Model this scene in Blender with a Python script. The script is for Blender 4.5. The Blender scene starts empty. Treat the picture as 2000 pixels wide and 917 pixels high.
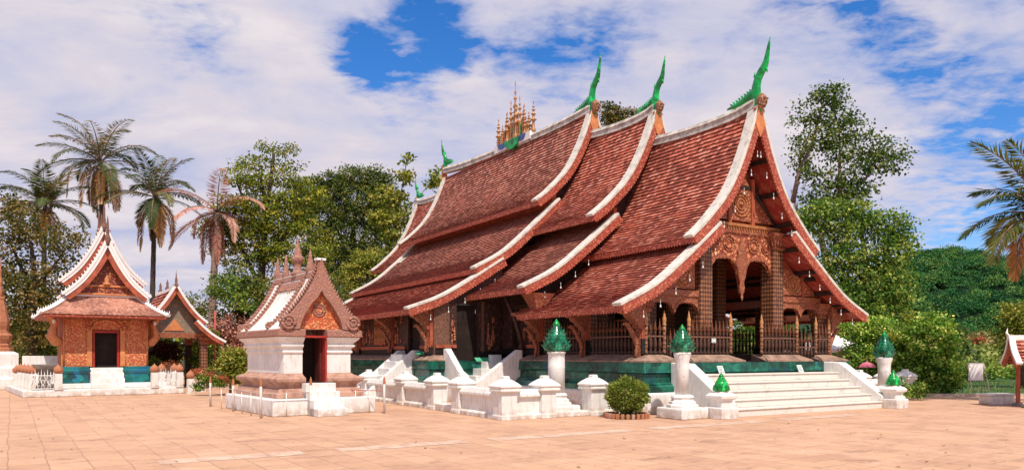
import bpy, bmesh, math, random
import numpy as np
from mathutils import Vector, Matrix

R = math.radians
PI = math.pi
rnd = random.Random(7)
SC = bpy.context.scene
COL = SC.collection

# ------------------------------------------------------------------ camera
cam_data = bpy.data.cameras.new("camera")
cam = bpy.data.objects.new("camera", cam_data)
COL.objects.link(cam)
EYE = 1.6
cam.location = (0, 0, EYE)
cam.rotation_euler = (R(90), 0, 0)
cam_data.sensor_width = 36
cam_data.lens = 26.1
cam_data.shift_y = 0.1168
cam_data.clip_end = 6000
SC.camera = cam
FPX, CX, HY = 1450.0, 1000.0, 692.0      # focal length, centre and horizon measured on the photograph (2000 px wide)

# ------------------------------------------------------------------ light
SUN_AZ, SUN_EL = 15.0, 56.0            # degrees right of straight behind the camera, height
SC.view_settings.view_transform = 'Standard'
SC.view_settings.look = 'None'
SC.view_settings.gamma = 1
SC.view_settings.exposure = 0.28
SC.view_settings.use_curve_mapping = False
sd = bpy.data.lights.new("sun", 'SUN')
sd.energy = 3.9
sd.angle = R(0.5)
sd.color = (1.0, 0.91, 0.79)
sun = bpy.data.objects.new("sun", sd)
COL.objects.link(sun)
sdir = Vector((math.sin(R(SUN_AZ)) * math.cos(R(SUN_EL)), -math.cos(R(SUN_AZ)) * math.cos(R(SUN_EL)), math.sin(R(SUN_EL))))
sun.rotation_euler = sdir.to_track_quat('Z', 'Y').to_euler()
sun.location = (20, -20, 40)

world = bpy.data.worlds.new("World")
SC.world = world
world.use_nodes = True
WT = world.node_tree


def nd(t, typ, loc=None, **kw):
    n = t.nodes.new(typ)
    for k, v in kw.items():
        setattr(n, k, v)
    return n


def setin(t, sock, v):
    if isinstance(v, bpy.types.NodeSocket):
        t.links.new(v, sock)
    elif v is not None:
        if hasattr(sock.default_value, '__len__') and len(sock.default_value) == 4 and len(v) == 3:
            v = (*v, 1)
        sock.default_value = v


def mth(t, op, a, b=None, c=None, clamp=False):
    n = nd(t, 'ShaderNodeMath', operation=op, use_clamp=clamp)
    setin(t, n.inputs[0], a)
    setin(t, n.inputs[1], b)
    setin(t, n.inputs[2], c)
    return n.outputs[0]


def vmth(t, op, a, b=None):
    n = nd(t, 'ShaderNodeVectorMath', operation=op)
    setin(t, n.inputs[0], a)
    setin(t, n.inputs[1], b)
    return n.outputs['Value'] if op in ('DOT_PRODUCT', 'LENGTH', 'DISTANCE') else n.outputs[0]


def mixc(t, f, a, b, blend='MIX'):
    n = nd(t, 'ShaderNodeMix', data_type='RGBA', blend_type=blend)
    setin(t, n.inputs[0], f)
    setin(t, n.inputs[6], a)
    setin(t, n.inputs[7], b)
    return n.outputs[2]


def ramp(t, f, stops, interp='LINEAR'):
    n = nd(t, 'ShaderNodeValToRGB')
    cr = n.color_ramp
    cr.interpolation = interp
    while len(cr.elements) > 1:
        cr.elements.remove(cr.elements[-1])
    cr.elements[0].position = stops[0][0]
    c = stops[0][1]
    cr.elements[0].color = (*c, 1) if hasattr(c, '__len__') else (c, c, c, 1)
    for p, c in stops[1:]:
        e = cr.elements.new(p)
        e.color = (*c, 1) if hasattr(c, '__len__') else (c, c, c, 1)
    setin(t, n.inputs[0], f)
    return n.outputs[0]


def noise(t, vec, scale, detail=4, rough=0.55, dist=0.0):
    n = nd(t, 'ShaderNodeTexNoise')
    setin(t, n.inputs['Vector'], vec)
    n.inputs['Scale'].default_value = scale
    n.inputs['Detail'].default_value = detail
    n.inputs['Roughness'].default_value = rough
    n.inputs['Distortion'].default_value = dist
    return n.outputs['Fac']


def voro(t, vec, scale, feature='F1', out='Distance', rnd_=1.0):
    n = nd(t, 'ShaderNodeTexVoronoi', feature=feature)
    setin(t, n.inputs['Vector'], vec)
    n.inputs['Scale'].default_value = scale
    n.inputs['Randomness'].default_value = rnd_
    return n.outputs[out]


def sepxyz(t, v):
    n = nd(t, 'ShaderNodeSeparateXYZ')
    setin(t, n.inputs[0], v)
    return n.outputs


def comb(t, x, y, z):
    n = nd(t, 'ShaderNodeCombineXYZ')
    setin(t, n.inputs[0], x)
    setin(t, n.inputs[1], y)
    setin(t, n.inputs[2], z)
    return n.outputs[0]


def vray(px, py):
    v = Vector(((px - CX) / FPX, 1.0, (HY - py) / FPX))
    return v.normalized()


def build_world():
    t = WT
    t.nodes.clear()
    out = nd(t, 'ShaderNodeOutputWorld')
    bg = nd(t, 'ShaderNodeBackground')
    bg.inputs['Strength'].default_value = 0.145
    sky = nd(t, 'ShaderNodeTexSky', sky_type='NISHITA')
    sky.sun_disc = False
    sky.sun_elevation = R(SUN_EL)
    sky.sun_rotation = math.atan2(sdir.x, sdir.y)
    sky.air_density = 1.0
    sky.dust_density = 0.6
    sky.ozone_density = 2.0
    tc = nd(t, 'ShaderNodeTexCoord')
    d = vmth(t, 'NORMALIZE', tc.outputs['Generated'])
    s = sepxyz(t, d)
    zz = mth(t, 'ADD', mth(t, 'MAXIMUM', s[2], 0.0), 0.13)
    p = comb(t, mth(t, 'DIVIDE', s[0], zz), mth(t, 'DIVIDE', s[1], zz), 0.0)
    ps = vmth(t, 'MULTIPLY', p, (1.0, 1.25, 1.0))
    n1 = noise(t, ps, 1.0, 9, 0.60, 0.35)
    n2 = noise(t, vmth(t, 'ADD', ps, (7.3, 2.1, 0)), 4.2, 6, 0.62, 0.2)
    n3 = noise(t, vmth(t, 'ADD', ps, (1.3, 5.1, 0)), 11.0, 5, 0.6, 0.3)
    dens = mth(t, 'ADD', mth(t, 'ADD', mth(t, 'MULTIPLY', n1, 0.32), mth(t, 'MULTIPLY', n2, 0.36)), mth(t, 'MULTIPLY', n3, 0.32))
    dens = mth(t, 'ADD', dens, 0.035)
    # the blue holes and the thick banks of this sky, by direction
    for (px, py, ang, amt) in ((775, 90, 4.6, -0.155), (850, 45, 3.0, -0.12), (1620, 10, 4, -0.11), (1130, 85, 3.2, -0.08), (700, 110, 2.5, -0.05), (1890, 205, 3.5, -0.10), (1500, 45, 2.5, -0.06), (1250, 40, 2.2, -0.06), (1720, 110, 3, -0.07), (1560, 150, 2.5, -0.05), (1800, 110, 2.5, -0.06), (950, 130, 2, -0.06), (690, 105, 2.5, -0.08), (1420, 120, 3, -0.04), (300, 70, 4, -0.06), (460, 85, 3, -0.07), (1930, 400, 5, -0.08), (1030, 110, 2.5, -0.06),
                               (1850, 450, 8, -0.12), (1960, 60, 6, -0.02), (150, 110, 6, -0.03), (1120, 120, 5, -0.05), (480, 90, 5, -0.05), (300, 70, 5, -0.05), (740, 120, 3, -0.06),
                               (1330, 60, 9, 0.05), (1000, 60, 6, 0.05), (300, 330, 16, 0.07), (600, 60, 7, 0.07), (100, 40, 8, 0.06), (1700, 280, 9, 0.08), (1400, 250, 8, 0.08), (560, 250, 14, 0.08), (1800, 330, 5, 0.06)):
        dot = vmth(t, 'DOT_PRODUCT', d, tuple(vray(px, py)))
        mr = nd(t, 'ShaderNodeMapRange', interpolation_type='SMOOTHSTEP')
        setin(t, mr.inputs[0], dot)
        mr.inputs[1].default_value = math.cos(R(ang * 1.5))
        mr.inputs[2].default_value = math.cos(R(ang * 0.1))
        mr.inputs[3].default_value = 0.0
        mr.inputs[4].default_value = amt
        dens = mth(t, 'ADD', dens, mr.outputs[0])
    cov = ramp(t, dens, [(0.40, 0.0), (0.455, 0.38), (0.515, 0.74), (0.58, 0.94), (0.65, 1.0)])
    shade = noise(t, vmth(t, 'ADD', ps, (3.1, 9.4, 0)), 1.5, 7, 0.6, 0.3)
    cc = ramp(t, shade, [(0.34, (2.85, 3.05, 4.25)), (0.45, (3.55, 3.5, 4.3)), (0.54, (4.15, 3.85, 4.3)), (0.66, (4.75, 4.4, 4.55))])
    hs = nd(t, 'ShaderNodeHueSaturation')
    hs.inputs['Saturation'].default_value = 1.4
    hs.inputs['Value'].default_value = 0.82
    t.links.new(sky.outputs[0], hs.inputs['Color'])
    skyc = mixc(t, 1.0, hs.outputs[0], (0.9, 0.93, 1.15, 1), 'MULTIPLY')
    col = mixc(t, cov, skyc, cc)
    t.links.new(col, bg.inputs['Color'])
    t.links.new(bg.outputs[0], out.inputs['Surface'])


build_world()

# ------------------------------------------------------------------ materials
def mat(name):
    m = bpy.data.materials.new(name)
    m.use_nodes = True
    t = m.node_tree
    t.nodes.clear()
    o = nd(t, 'ShaderNodeOutputMaterial')
    b = nd(t, 'ShaderNodeBsdfPrincipled')
    t.links.new(b.outputs[0], o.inputs['Surface'])
    tc = nd(t, 'ShaderNodeTexCoord')
    return m, t, b, tc.outputs['Object'], tc.outputs['UV'], o


def bump(t, b, h, strength=0.4, dist=0.02):
    n = nd(t, 'ShaderNodeBump')
    n.inputs['Strength'].default_value = strength
    n.inputs['Distance'].default_value = dist
    setin(t, n.inputs['Height'], h)
    t.links.new(n.outputs[0], b.inputs['Normal'])


def m_plain(name, c, rough=0.7, var=0.25, scale=6, c2=None, spec=0.3, bmp=0.15):
    m, t, b, oc, uv, o = mat(name)
    f = noise(t, oc, scale, 6, 0.6)
    c2 = c2 or tuple(x * (1 - var) for x in c)
    col = mixc(t, ramp(t, f, [(0.35, 0.0), (0.65, 1.0)]), c2, c)
    t.links.new(col, b.inputs['Base Color'])
    b.inputs['Roughness'].default_value = rough
    b.inputs['Specular IOR Level'].default_value = spec
    if bmp:
        bump(t, b, f, bmp, 0.01)
    return m


def m_plaster():
    m, t, b, oc, uv, o = mat('white_plaster')
    f1 = noise(t, oc, 1.7, 7, 0.65)
    f2 = noise(t, vmth(t, 'MULTIPLY', oc, (6, 6, 1.0)), 2.0, 5, 0.6)
    col = mixc(t, ramp(t, f1, [(0.35, 0.0), (0.6, 1.0)]), (0.68, 0.65, 0.60), (0.80, 0.785, 0.76))
    col = mixc(t, ramp(t, f2, [(0.52, 0.0), (0.74, 0.75)]), col, (0.50, 0.45, 0.39))
    col = mixc(t, ramp(t, noise(t, oc, 9, 3), [(0.62, 0.0), (0.74, 0.5)]), col, (0.40, 0.36, 0.31))
    z = sepxyz(t, oc)[2]
    low = mth(t, 'MULTIPLY', ramp(t, z, [(0.02, 1.0), (0.32, 0.0)]), ramp(t, noise(t, oc, 5, 4), [(0.38, 0.0), (0.58, 0.9)]))
    col = mixc(t, low, col, (0.46, 0.36, 0.28))
    t.links.new(col, b.inputs['Base Color'])
    b.inputs['Roughness'].default_value = 0.85
    b.inputs['Specular IOR Level'].default_value = 0.2
    bump(t, b, noise(t, oc, 14, 5), 0.25, 0.01)
    return m


def m_mould(name, clean, dirt, thr):
    """weathered lime plaster on ridges and bargeboards, stained grey and black"""
    m, t, b, oc, uv, o = mat(name)
    f1 = noise(t, oc, 3.2, 8, 0.7)
    col = mixc(t, ramp(t, f1, [(thr - 0.12, 1.0), (thr + 0.1, 0.0)]), clean, dirt)
    col = mixc(t, ramp(t, noise(t, oc, 22, 3), [(0.6, 0.0), (0.75, 0.6)]), col, tuple(x * 0.45 for x in dirt))
    t.links.new(col, b.inputs['Base Color'])
    b.inputs['Roughness'].default_value = 0.9
    bump(t, b, f1, 0.3, 0.02)
    return m


def m_tiles(name, reds, pale, dark, pale_p=0.86):
    """clay shingles: every shingle carries its own random value in the UV map"""
    m, t, b, oc, uv, o = mat(name)
    s = sepxyz(t, uv)
    big = noise(t, oc, 0.55, 5, 0.65)
    mid = noise(t, oc, 3.0, 4, 0.6)
    base = ramp(t, s[0], [(0.0, reds[0]), (0.22, reds[1]), (0.75, reds[2]), (1.0, reds[3])])
    v = mth(t, 'ADD', mth(t, 'MULTIPLY', s[1], 0.52), mth(t, 'MULTIPLY', mid, 0.50))
    base = mixc(t, ramp(t, v, [(pale_p - 0.16, 0.0), (pale_p, 0.75)]), base, pale)
    base = mixc(t, ramp(t, mth(t, 'ADD', mth(t, 'MULTIPLY', big, 0.7), mth(t, 'MULTIPLY', s[0], 0.25)), [(0.40, 0.75), (0.53, 0.0)]), base, dark)
    t.links.new(base, b.inputs['Base Color'])
    b.inputs['Roughness'].default_value = 0.8
    b.inputs['Specular IOR Level'].default_value = 0.25
    bump(t, b, noise(t, oc, 40, 3), 0.3, 0.01)
    return m


def m_carved(name, ground, relief, hi, scale=9.0, rough=0.5, stretch=(1, 1, 1), cover=0.5, metal=0.0, bs=0.9):
    """carved and gilded relief: scrolls of raised gold over a darker ground"""
    m, t, b, oc, uv, o = mat(name)
    p = vmth(t, 'MULTIPLY', oc, stretch)
    w = nd(t, 'ShaderNodeTexNoise')
    setin(t, w.inputs['Vector'], p)
    w.inputs['Scale'].default_value = scale * 0.35
    w.inputs['Detail'].default_value = 3
    p2 = vmth(t, 'ADD', p, vmth(t, 'MULTIPLY', w.outputs['Color'], (0.22, 0.22, 0.22)))
    e = voro(t, p2, scale, 'F1')
    e2 = voro(t, p2, scale * 2.7, 'F1')
    h = mth(t, 'ADD', mth(t, 'MULTIPLY', e, 0.7), mth(t, 'MULTIPLY', e2, 0.3))
    f = ramp(t, h, [(cover - 0.14, 1.0), (cover, 0.55), (cover + 0.10, 0.0)])
    n = noise(t, oc, 1.5, 5)
    rel = mixc(t, ramp(t, n, [(0.35, 0.0), (0.65, 1.0)]), relief, hi)
    col = mixc(t, f, ground, rel)
    t.links.new(col, b.inputs['Base Color'])
    b.inputs['Roughness'].default_value = rough
    b.inputs['Metallic'].default_value = metal
    bump(t, b, f, bs, 0.03)
    return m


def m_stencil(name, ground, gold, k=5.5, cover=0.36):
    """gold stencilled diamonds on lacquer"""
    m, t, b, oc, uv, o = mat(name)
    s = sepxyz(t, oc)
    h = mth(t, 'MULTIPLY', mth(t, 'ADD', s[0], s[1]), k)
    z = mth(t, 'MULTIPLY', s[2], k * 0.8)
    a = mth(t, 'ABSOLUTE', mth(t, 'SUBTRACT', mth(t, 'FRACT', h), 0.5))
    c = mth(t, 'ABSOLUTE', mth(t, 'SUBTRACT', mth(t, 'FRACT', z), 0.5))
    dd = mth(t, 'ADD', a, c)
    ring = mth(t, 'ABSOLUTE', mth(t, 'SUBTRACT', dd, 0.36))
    f = mth(t, 'MAXIMUM', ramp(t, ring, [(0.05, 1.0), (0.09, 0.0)]), ramp(t, dd, [(0.14, 1.0), (0.2, 0.0)]))
    f = mth(t, 'MULTIPLY', f, ramp(t, noise(t, oc, 7, 4), [(0.3, 0.1), (0.52, 1.0)]))
    col = mixc(t, f, ground, gold)
    t.links.new(col, b.inputs['Base Color'])
    b.inputs['Roughness'].default_value = 0.5
    bump(t, b, f, 0.3, 0.01)
    return m


def m_glaze(name, c1, c2, c3, chip=None, bricks=None):
    m, t, b, oc, uv, o = mat(name)
    f = noise(t, oc, 2.2, 6, 0.7)
    col = mixc(t, ramp(t, f, [(0.38, 0.0), (0.62, 1.0)]), c1, c2)
    g = noise(t, vmth(t, 'ADD', oc, (3, 1, 2)), 1.1, 8, 0.75)
    col = mixc(t, ramp(t, g, [(0.55, 0.0), (0.63, 0.9)]), col, c3)
    if chip:
        q = noise(t, oc, 11, 4, 0.7)
        col = mixc(t, ramp(t, q, [(0.66, 0.0), (0.72, 0.9)]), col, chip)
    if bricks:
        s = sepxyz(t, oc)
        bx = nd(t, 'ShaderNodeTexBrick')
        setin(t, bx.inputs['Vector'], comb(t, mth(t, 'ADD', s[0], s[1]), s[2], 0))
        bx.inputs['Scale'].default_value = 1
        bx.inputs['Brick Width'].default_value = bricks[0]
        bx.inputs['Row Height'].default_value = bricks[1]
        bx.inputs['Mortar Size'].default_value = 0.012
        bx.inputs['Color1'].default_value = (1, 1, 1, 1)
        bx.inputs['Color2'].default_value = (0.6, 0.6, 0.6, 1)
        bx.inputs['Mortar'].default_value = (0.35, 0.35, 0.35, 1)
        col = mixc(t, 1.0, col, bx.outputs['Color'], 'MULTIPLY')
    cell = voro(t, vmth(t, 'MULTIPLY', oc, (1, 1, 1.4)), 3.0, 'F1', 'Color')
    col = mixc(t, 1.0, col, ramp(t, cell, [(0.1, 0.55), (0.9, 1.9)]), 'MULTIPLY')
    col = mixc(t, ramp(t, noise(t, oc, 4.5, 7, 0.75), [(0.60, 0.0), (0.68, 0.6)]), col, tuple(min(.6, 2.2 * x + .03) for x in c2))
    t.links.new(col, b.inputs['Base Color'])
    b.inputs['Roughness'].default_value = 0.22
    b.inputs['Specular IOR Level'].default_value = 0.5
    bump(t, b, noise(t, oc, 6, 5), 0.35, 0.02)
    return m


def m_leaf(name, cols, trans=0.3, rough=0.55):
    """cols: four colours picked leaf by leaf from the UV map; the second value picks the twig"""
    m, t, b, oc, uv, o = mat(name)
    s = sepxyz(t, uv)
    v = mth(t, 'ADD', mth(t, 'MULTIPLY', s[0], 0.45), mth(t, 'MULTIPLY', s[1], 0.55))
    col = ramp(t, v, [(0.12, cols[0]), (0.42, cols[1]), (0.65, cols[2]), (0.9, cols[3])])
    t.links.new(col, b.inputs['Base Color'])
    b.inputs['Roughness'].default_value = rough
    b.inputs['Specular IOR Level'].default_value = 0.2
    if trans:
        tr = nd(t, 'ShaderNodeBsdfTranslucent')
        t.links.new(mixc(t, 1.0, col, (1.15, 1.2, 0.7, 1), 'MULTIPLY'), tr.inputs['Color'])
        mx = nd(t, 'ShaderNodeMixShader')
        mx.inputs[0].default_value = trans
        t.links.new(b.outputs[0], mx.inputs[1])
        t.links.new(tr.outputs[0], mx.inputs[2])
        t.links.new(mx.outputs[0], o.inputs['Surface'])
    return m


def m_paving():
    m, t, b, oc, uv, o = mat('paving_slabs')
    mp = nd(t, 'ShaderNodeMapping')
    t.links.new(oc, mp.inputs[0])
    mp.inputs['Rotation'].default_value = (0, 0, R(-34.0 + 90))
    wob = nd(t, 'ShaderNodeTexNoise')
    t.links.new(mp.outputs[0], wob.inputs['Vector'])
    wob.inputs['Scale'].default_value = 1.3
    pv = vmth(t, 'ADD', mp.outputs[0], vmth(t, 'MULTIPLY', wob.outputs['Color'], (0.09, 0.09, 0)))
    bx = nd(t, 'ShaderNodeTexBrick')
    t.links.new(pv, bx.inputs['Vector'])
    bx.offset = 0.5
    bx.inputs['Scale'].default_value = 1
    bx.inputs['Brick Width'].default_value = 0.78
    bx.inputs['Row Height'].default_value = 0.5
    bx.inputs['Mortar Size'].default_value = 0.013
    bx.inputs['Mortar Smooth'].default_value = 0.4
    bx.inputs['Color1'].default_value = (0.60, 0.365, 0.235, 1)
    bx.inputs['Color2'].default_value = (0.48, 0.28, 0.18, 1)
    bx.inputs['Mortar'].default_value = (0.32, 0.19, 0.13, 1)
    big = noise(t, oc, 0.16, 7, 0.65)
    mid = noise(t, mp.outputs[0], 0.9, 7, 0.7)
    fine = noise(t, oc, 9, 6, 0.7)
    col = bx.outputs['Color']
    dust = (0.62, 0.385, 0.25)
    col = mixc(t, ramp(t, big, [(0.36, 0.05), (0.62, 0.62)]), col, dust)
    col = mixc(t, ramp(t, mid, [(0.50, 0.0), (0.66, 0.55)]), col, (0.40, 0.225, 0.155))
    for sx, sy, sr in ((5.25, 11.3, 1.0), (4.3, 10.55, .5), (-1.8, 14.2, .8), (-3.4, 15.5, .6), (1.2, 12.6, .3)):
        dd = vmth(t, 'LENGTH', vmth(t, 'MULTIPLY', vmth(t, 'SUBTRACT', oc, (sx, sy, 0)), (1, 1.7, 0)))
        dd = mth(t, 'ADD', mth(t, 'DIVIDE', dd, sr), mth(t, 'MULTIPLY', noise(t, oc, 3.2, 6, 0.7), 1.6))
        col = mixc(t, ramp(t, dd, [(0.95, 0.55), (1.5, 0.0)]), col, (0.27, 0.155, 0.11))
    col = mixc(t, ramp(t, fine, [(0.56, 0.0), (0.78, 0.6)]), col, (0.33, 0.19, 0.135))
    col = mixc(t, ramp(t, fine, [(0.25, 0.4), (0.42, 0.0)]), col, (0.70, 0.46, 0.34))
    grime = noise(t, vmth(t, 'MULTIPLY', mp.outputs[0], (1.9, 0.8, 1)), 1.1, 9, 0.78)
    col = mixc(t, ramp(t, grime, [(0.54, 0.0), (0.66, 0.75)]), col, (0.27, 0.155, 0.115))
    col = mixc(t, ramp(t, grime, [(0.34, 0.5), (0.44, 0.0)]), col, (0.72, 0.50, 0.36))
    speck = noise(t, oc, 26, 4, 0.8)
    col = mixc(t, ramp(t, speck, [(0.62, 0.0), (0.72, 0.7)]), col, (0.20, 0.12, 0.09))
    t.links.new(col, b.inputs['Base Color'])
    b.inputs['Roughness'].default_value = 0.9
    b.inputs['Specular IOR Level'].default_value = 0.15
    bump(t, b, mth(t, 'ADD', mth(t, 'MULTIPLY', bx.outputs['Fac'], -0.6), fine), 0.35, 0.02)
    return m


M = {}
M['plaster'] = m_plaster()
M['stepplaster'] = m_mould('worn_cream_plaster', (0.70, 0.645, 0.575), (0.46, 0.37, 0.30), 0.36)
M['barge'] = m_mould('weathered_lime', (0.66, 0.62, 0.55), (0.34, 0.30, 0.26), 0.42)
M['ridge'] = m_mould('stained_lime', (0.66, 0.61, 0.55), (0.30, 0.26, 0.22), 0.50)
M['lime'] = m_mould('white_lime', (0.80, 0.78, 0.76), (0.5, 0.46, 0.43), 0.33)
M['tiles'] = m_tiles('clay_shingles', ((0.31, 0.064, 0.038), (0.49, 0.112, 0.066), (0.58, 0.165, 0.103), (0.64, 0.26, 0.18)), (0.70, 0.44, 0.34), (0.20, 0.055, 0.038))
M['tiles_old'] = m_tiles('weathered_shingles', ((0.29, 0.075, 0.050), (0.45, 0.13, 0.086), (0.54, 0.19, 0.13), (0.61, 0.28, 0.205)), (0.69, 0.46, 0.36), (0.19, 0.07, 0.052))
M['tiles_pale'] = m_tiles('sun_bleached_shingles', ((0.40, 0.16, 0.11), (0.47, 0.20, 0.14), (0.54, 0.27, 0.19), (0.60, 0.34, 0.25)), (0.70, 0.46, 0.36), (0.20, 0.08, 0.06), 0.78)
M['soffit'] = m_stencil('red_soffit', (0.32, 0.04, 0.028), (0.46, 0.12, 0.08), 2.6)
M['redwood'] = m_plain('red_lacquer_wood', (0.46, 0.115, 0.06), 0.6, 0.45, 4)
M['fascia'] = m_carved('carved_red_fascia', (0.32, 0.055, 0.03), (0.55, 0.15, 0.075), (0.62, 0.21, 0.11), 11, 0.6, (1, 1, 1), 0.42, 0, 0.5)
M['darkwood'] = m_plain('dark_wood', (0.055, 0.03, 0.022), 0.6, 0.5, 5)
M['spindle'] = m_plain('dark_spindles', (0.12, 0.055, 0.035), 0.55, 0.75, 7)
M['brownwood'] = m_carved('worn_brown_boards', (0.13, 0.055, 0.035), (0.30, 0.14, 0.085), (0.37, 0.18, 0.11), 14, 0.7, (3, 3, 0.6), 0.38, 0, 0.3)
M['dado'] = m_plain('black_dado', (0.022, 0.018, 0.016), 0.6, 0.5, 5)
M['interior'] = m_plain('interior_shade_colour', (0.03, 0.016, 0.012), 0.8, 0.5, 3)  # near-black colour standing in for the shade indoors
M['carved'] = m_carved('gilded_carving', (0.27, 0.065, 0.033), (0.62, 0.235, 0.10), (0.70, 0.33, 0.15), 10, 0.5, (1, 1, 1), 0.43)
M['carvedfine'] = m_carved('fine_gilded_carving', (0.28, 0.07, 0.036), (0.60, 0.215, 0.095), (0.68, 0.31, 0.14), 18, 0.5, (1, 1, 1), 0.44)
M['valance'] = m_carved('carved_gilt_valance', (0.26, 0.05, 0.025), (0.70, 0.25, 0.095), (0.76, 0.34, 0.15), 6.5, 0.5, (1, 1, 1), 0.46)
M['panel'] = m_carved('dark_carved_panel', (0.045, 0.018, 0.013), (0.15, 0.048, 0.028), (0.36, 0.12, 0.06), 8, 0.55, (1.5, 1.5, 0.5), 0.30)
M['stencil'] = m_stencil('gold_stencilled_column', (0.075, 0.028, 0.016), (0.50, 0.21, 0.085), 8.5)
M['goldwood'] = m_plain('gilt_wood', (0.50, 0.19, 0.07), 0.45, 0.4, 8)
M['spear'] = m_plain('worn_gilt_spears', (0.25, 0.085, 0.038), 0.5, 0.7, 9)
M['gold'] = m_plain('gilt', (0.55, 0.26, 0.10), 0.38, 0.35, 9, None, 0.5)
M['mask'] = m_carved('gilt_mask', (0.20, 0.075, 0.035), (0.50, 0.24, 0.11), (0.62, 0.33, 0.17), 14, 0.45)
M['green'] = m_glaze('emerald_glaze', (0.0, 0.12, 0.028), (0.003, 0.30, 0.05), (0.01, 0.42, 0.09))
M['plinth'] = m_glaze('green_glazed_plinth', (0.004, 0.050, 0.036), (0.010, 0.135, 0.085), (0.008, 0.06, 0.19), (0.22, 0.20, 0.11), (1.1, 0.34))
M['lotus'] = m_glaze('green_mirror_glass', (0.003, 0.075, 0.04), (0.012, 0.27, 0.13), (0.14, 0.50, 0.36))
M['lotustip'] = m_glaze('bright_green_glass', (0.0, 0.16, 0.03), (0.003, 0.38, 0.05), (0.02, 0.45, 0.11))
M['chapelplinth'] = m_glaze('teal_glazed_plinth', (0.006, 0.085, 0.085), (0.01, 0.13, 0.12), (0.01, 0.10, 0.22))
M['stone'] = m_mould('brick_ledge', (0.40, 0.25, 0.175), (0.17, 0.11, 0.085), 0.5)
M['brownstucco'] = m_mould('brown_stucco', (0.50, 0.29, 0.21), (0.25, 0.125, 0.09), 0.45)
M['carvedstucco'] = m_carved('carved_brown_stucco', (0.37, 0.165, 0.118), (0.56, 0.305, 0.225), (0.63, 0.38, 0.29), 19, 0.8, (1, 1, 1), 0.42)
M['chapelcarve'] = m_carved('orange_gilt_relief', (0.54, 0.10, 0.04), (0.74, 0.28, 0.10), (0.80, 0.37, 0.15), 13, 0.5, (1, 1, 1), 0.50)
M['chapeldark'] = m_carved('red_and_black_relief', (0.17, 0.03, 0.018), (0.64, 0.23, 0.09), (0.70, 0.29, 0.12), 10, 0.5, (1, 1, 1), 0.40)
M['orange'] = m_plain('orange_gilt_paint', (0.68, 0.25, 0.095), 0.5, 0.3, 5)
M['doorwood'] = m_plain('dark_red_door', (0.11, 0.022, 0.016), 0.55, 0.4, 5)
M['redpaint'] = m_plain('red_paint', (0.38, 0.035, 0.025), 0.5, 0.3, 5)
M['terracotta'] = m_plain('terracotta', (0.50, 0.20, 0.10), 0.7, 0.35, 7)
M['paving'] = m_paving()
M['strip'] = m_mould('pale_slabs', (0.70, 0.50, 0.37), (0.50, 0.32, 0.225), 0.52)
M['kerb'] = m_plain('pale_kerb', (0.56, 0.43, 0.33), 0.9, 0.3, 2)
M['earth'] = m_plain('earth', (0.10, 0.085, 0.045), 0.95, 0.5, 0.8, (0.05, 0.075, 0.02))
M['grass'] = m_plain('grass_ground', (0.055, 0.12, 0.025), 0.95, 0.5, 2)
M['bark'] = m_plain('bark', (0.16, 0.11, 0.08), 0.9, 0.5, 5)
M['barkpale'] = m_plain('pale_bark', (0.30, 0.20, 0.16), 0.9, 0.4, 5)
M['barkdark'] = m_plain('dark_bark', (0.07, 0.05, 0.04), 0.9, 0.4, 5)
M['grey'] = m_plain('grey_stone', (0.28, 0.24, 0.21), 0.9, 0.5, 6)
M['finialwood'] = m_plain('weathered_finial', (0.24, 0.12, 0.09), 0.8, 0.5, 6)
M['canvas'] = m_plain('white_canvas', (0.78, 0.77, 0.76), 0.8, 0.08, 2)
M['pink'] = m_plain('pink_fabric', (0.62, 0.16, 0.22), 0.7, 0.1, 2)
M['sign'] = m_plain('white_sign_enamel', (0.72, 0.74, 0.72), 0.5, 0.1, 5)
M['signgreen'] = m_plain('green_sign_enamel', (0.10, 0.50, 0.28), 0.5, 0.1, 5)
M['ink'] = m_plain('dark_lettering', (0.05, 0.14, 0.10), 0.6, 0.1, 5)
M['rail'] = m_plain('rusty_white_pipe', (0.62, 0.45, 0.38), 0.6, 0.3, 5)
M['redrail'] = m_plain('faded_red_pipe', (0.50, 0.10, 0.09), 0.6, 0.3, 5)
M['metal'] = m_plain('grey_metal', (0.45, 0.42, 0.40), 0.5, 0.2, 5)
M['blue'] = m_plain('blue_glass', (0.06, 0.12, 0.35), 0.3, 0.3, 8)
M['leaf_mid'] = m_leaf('mid_green_leaves', ((0.0488, 0.0852, 0.0089), (0.1371, 0.1893, 0.0193), (0.2894, 0.3194, 0.0355), (0.5788, 0.4732, 0.0666)))
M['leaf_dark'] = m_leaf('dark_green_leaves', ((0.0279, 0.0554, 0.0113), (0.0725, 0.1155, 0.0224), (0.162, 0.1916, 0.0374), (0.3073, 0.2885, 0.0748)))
M['leaf_autumn'] = m_leaf('orange_tinged_leaves', ((0.0382, 0.051, 0.0102), (0.102, 0.1105, 0.0238), (0.221, 0.17, 0.0425), (0.3825, 0.238, 0.085)))
M['leaf_yellow'] = m_leaf('yellow_green_leaves', ((0.0673, 0.1121, 0.0179), (0.1943, 0.2392, 0.0299), (0.3588, 0.3438, 0.0523), (0.5382, 0.4335, 0.1046)))
M['leaf_right'] = m_leaf('fresh_green_leaves', ((0.0283, 0.0764, 0.014), (0.1062, 0.2111, 0.0317), (0.2362, 0.3518, 0.0527), (0.5669, 0.5428, 0.1405)))
M['leaf_tall'] = m_leaf('tall_tree_leaves', ((0.020, 0.050, 0.010), (0.06, 0.115, 0.02), (0.14, 0.21, 0.035), (0.34, 0.34, 0.10)), 0.25)
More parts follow.
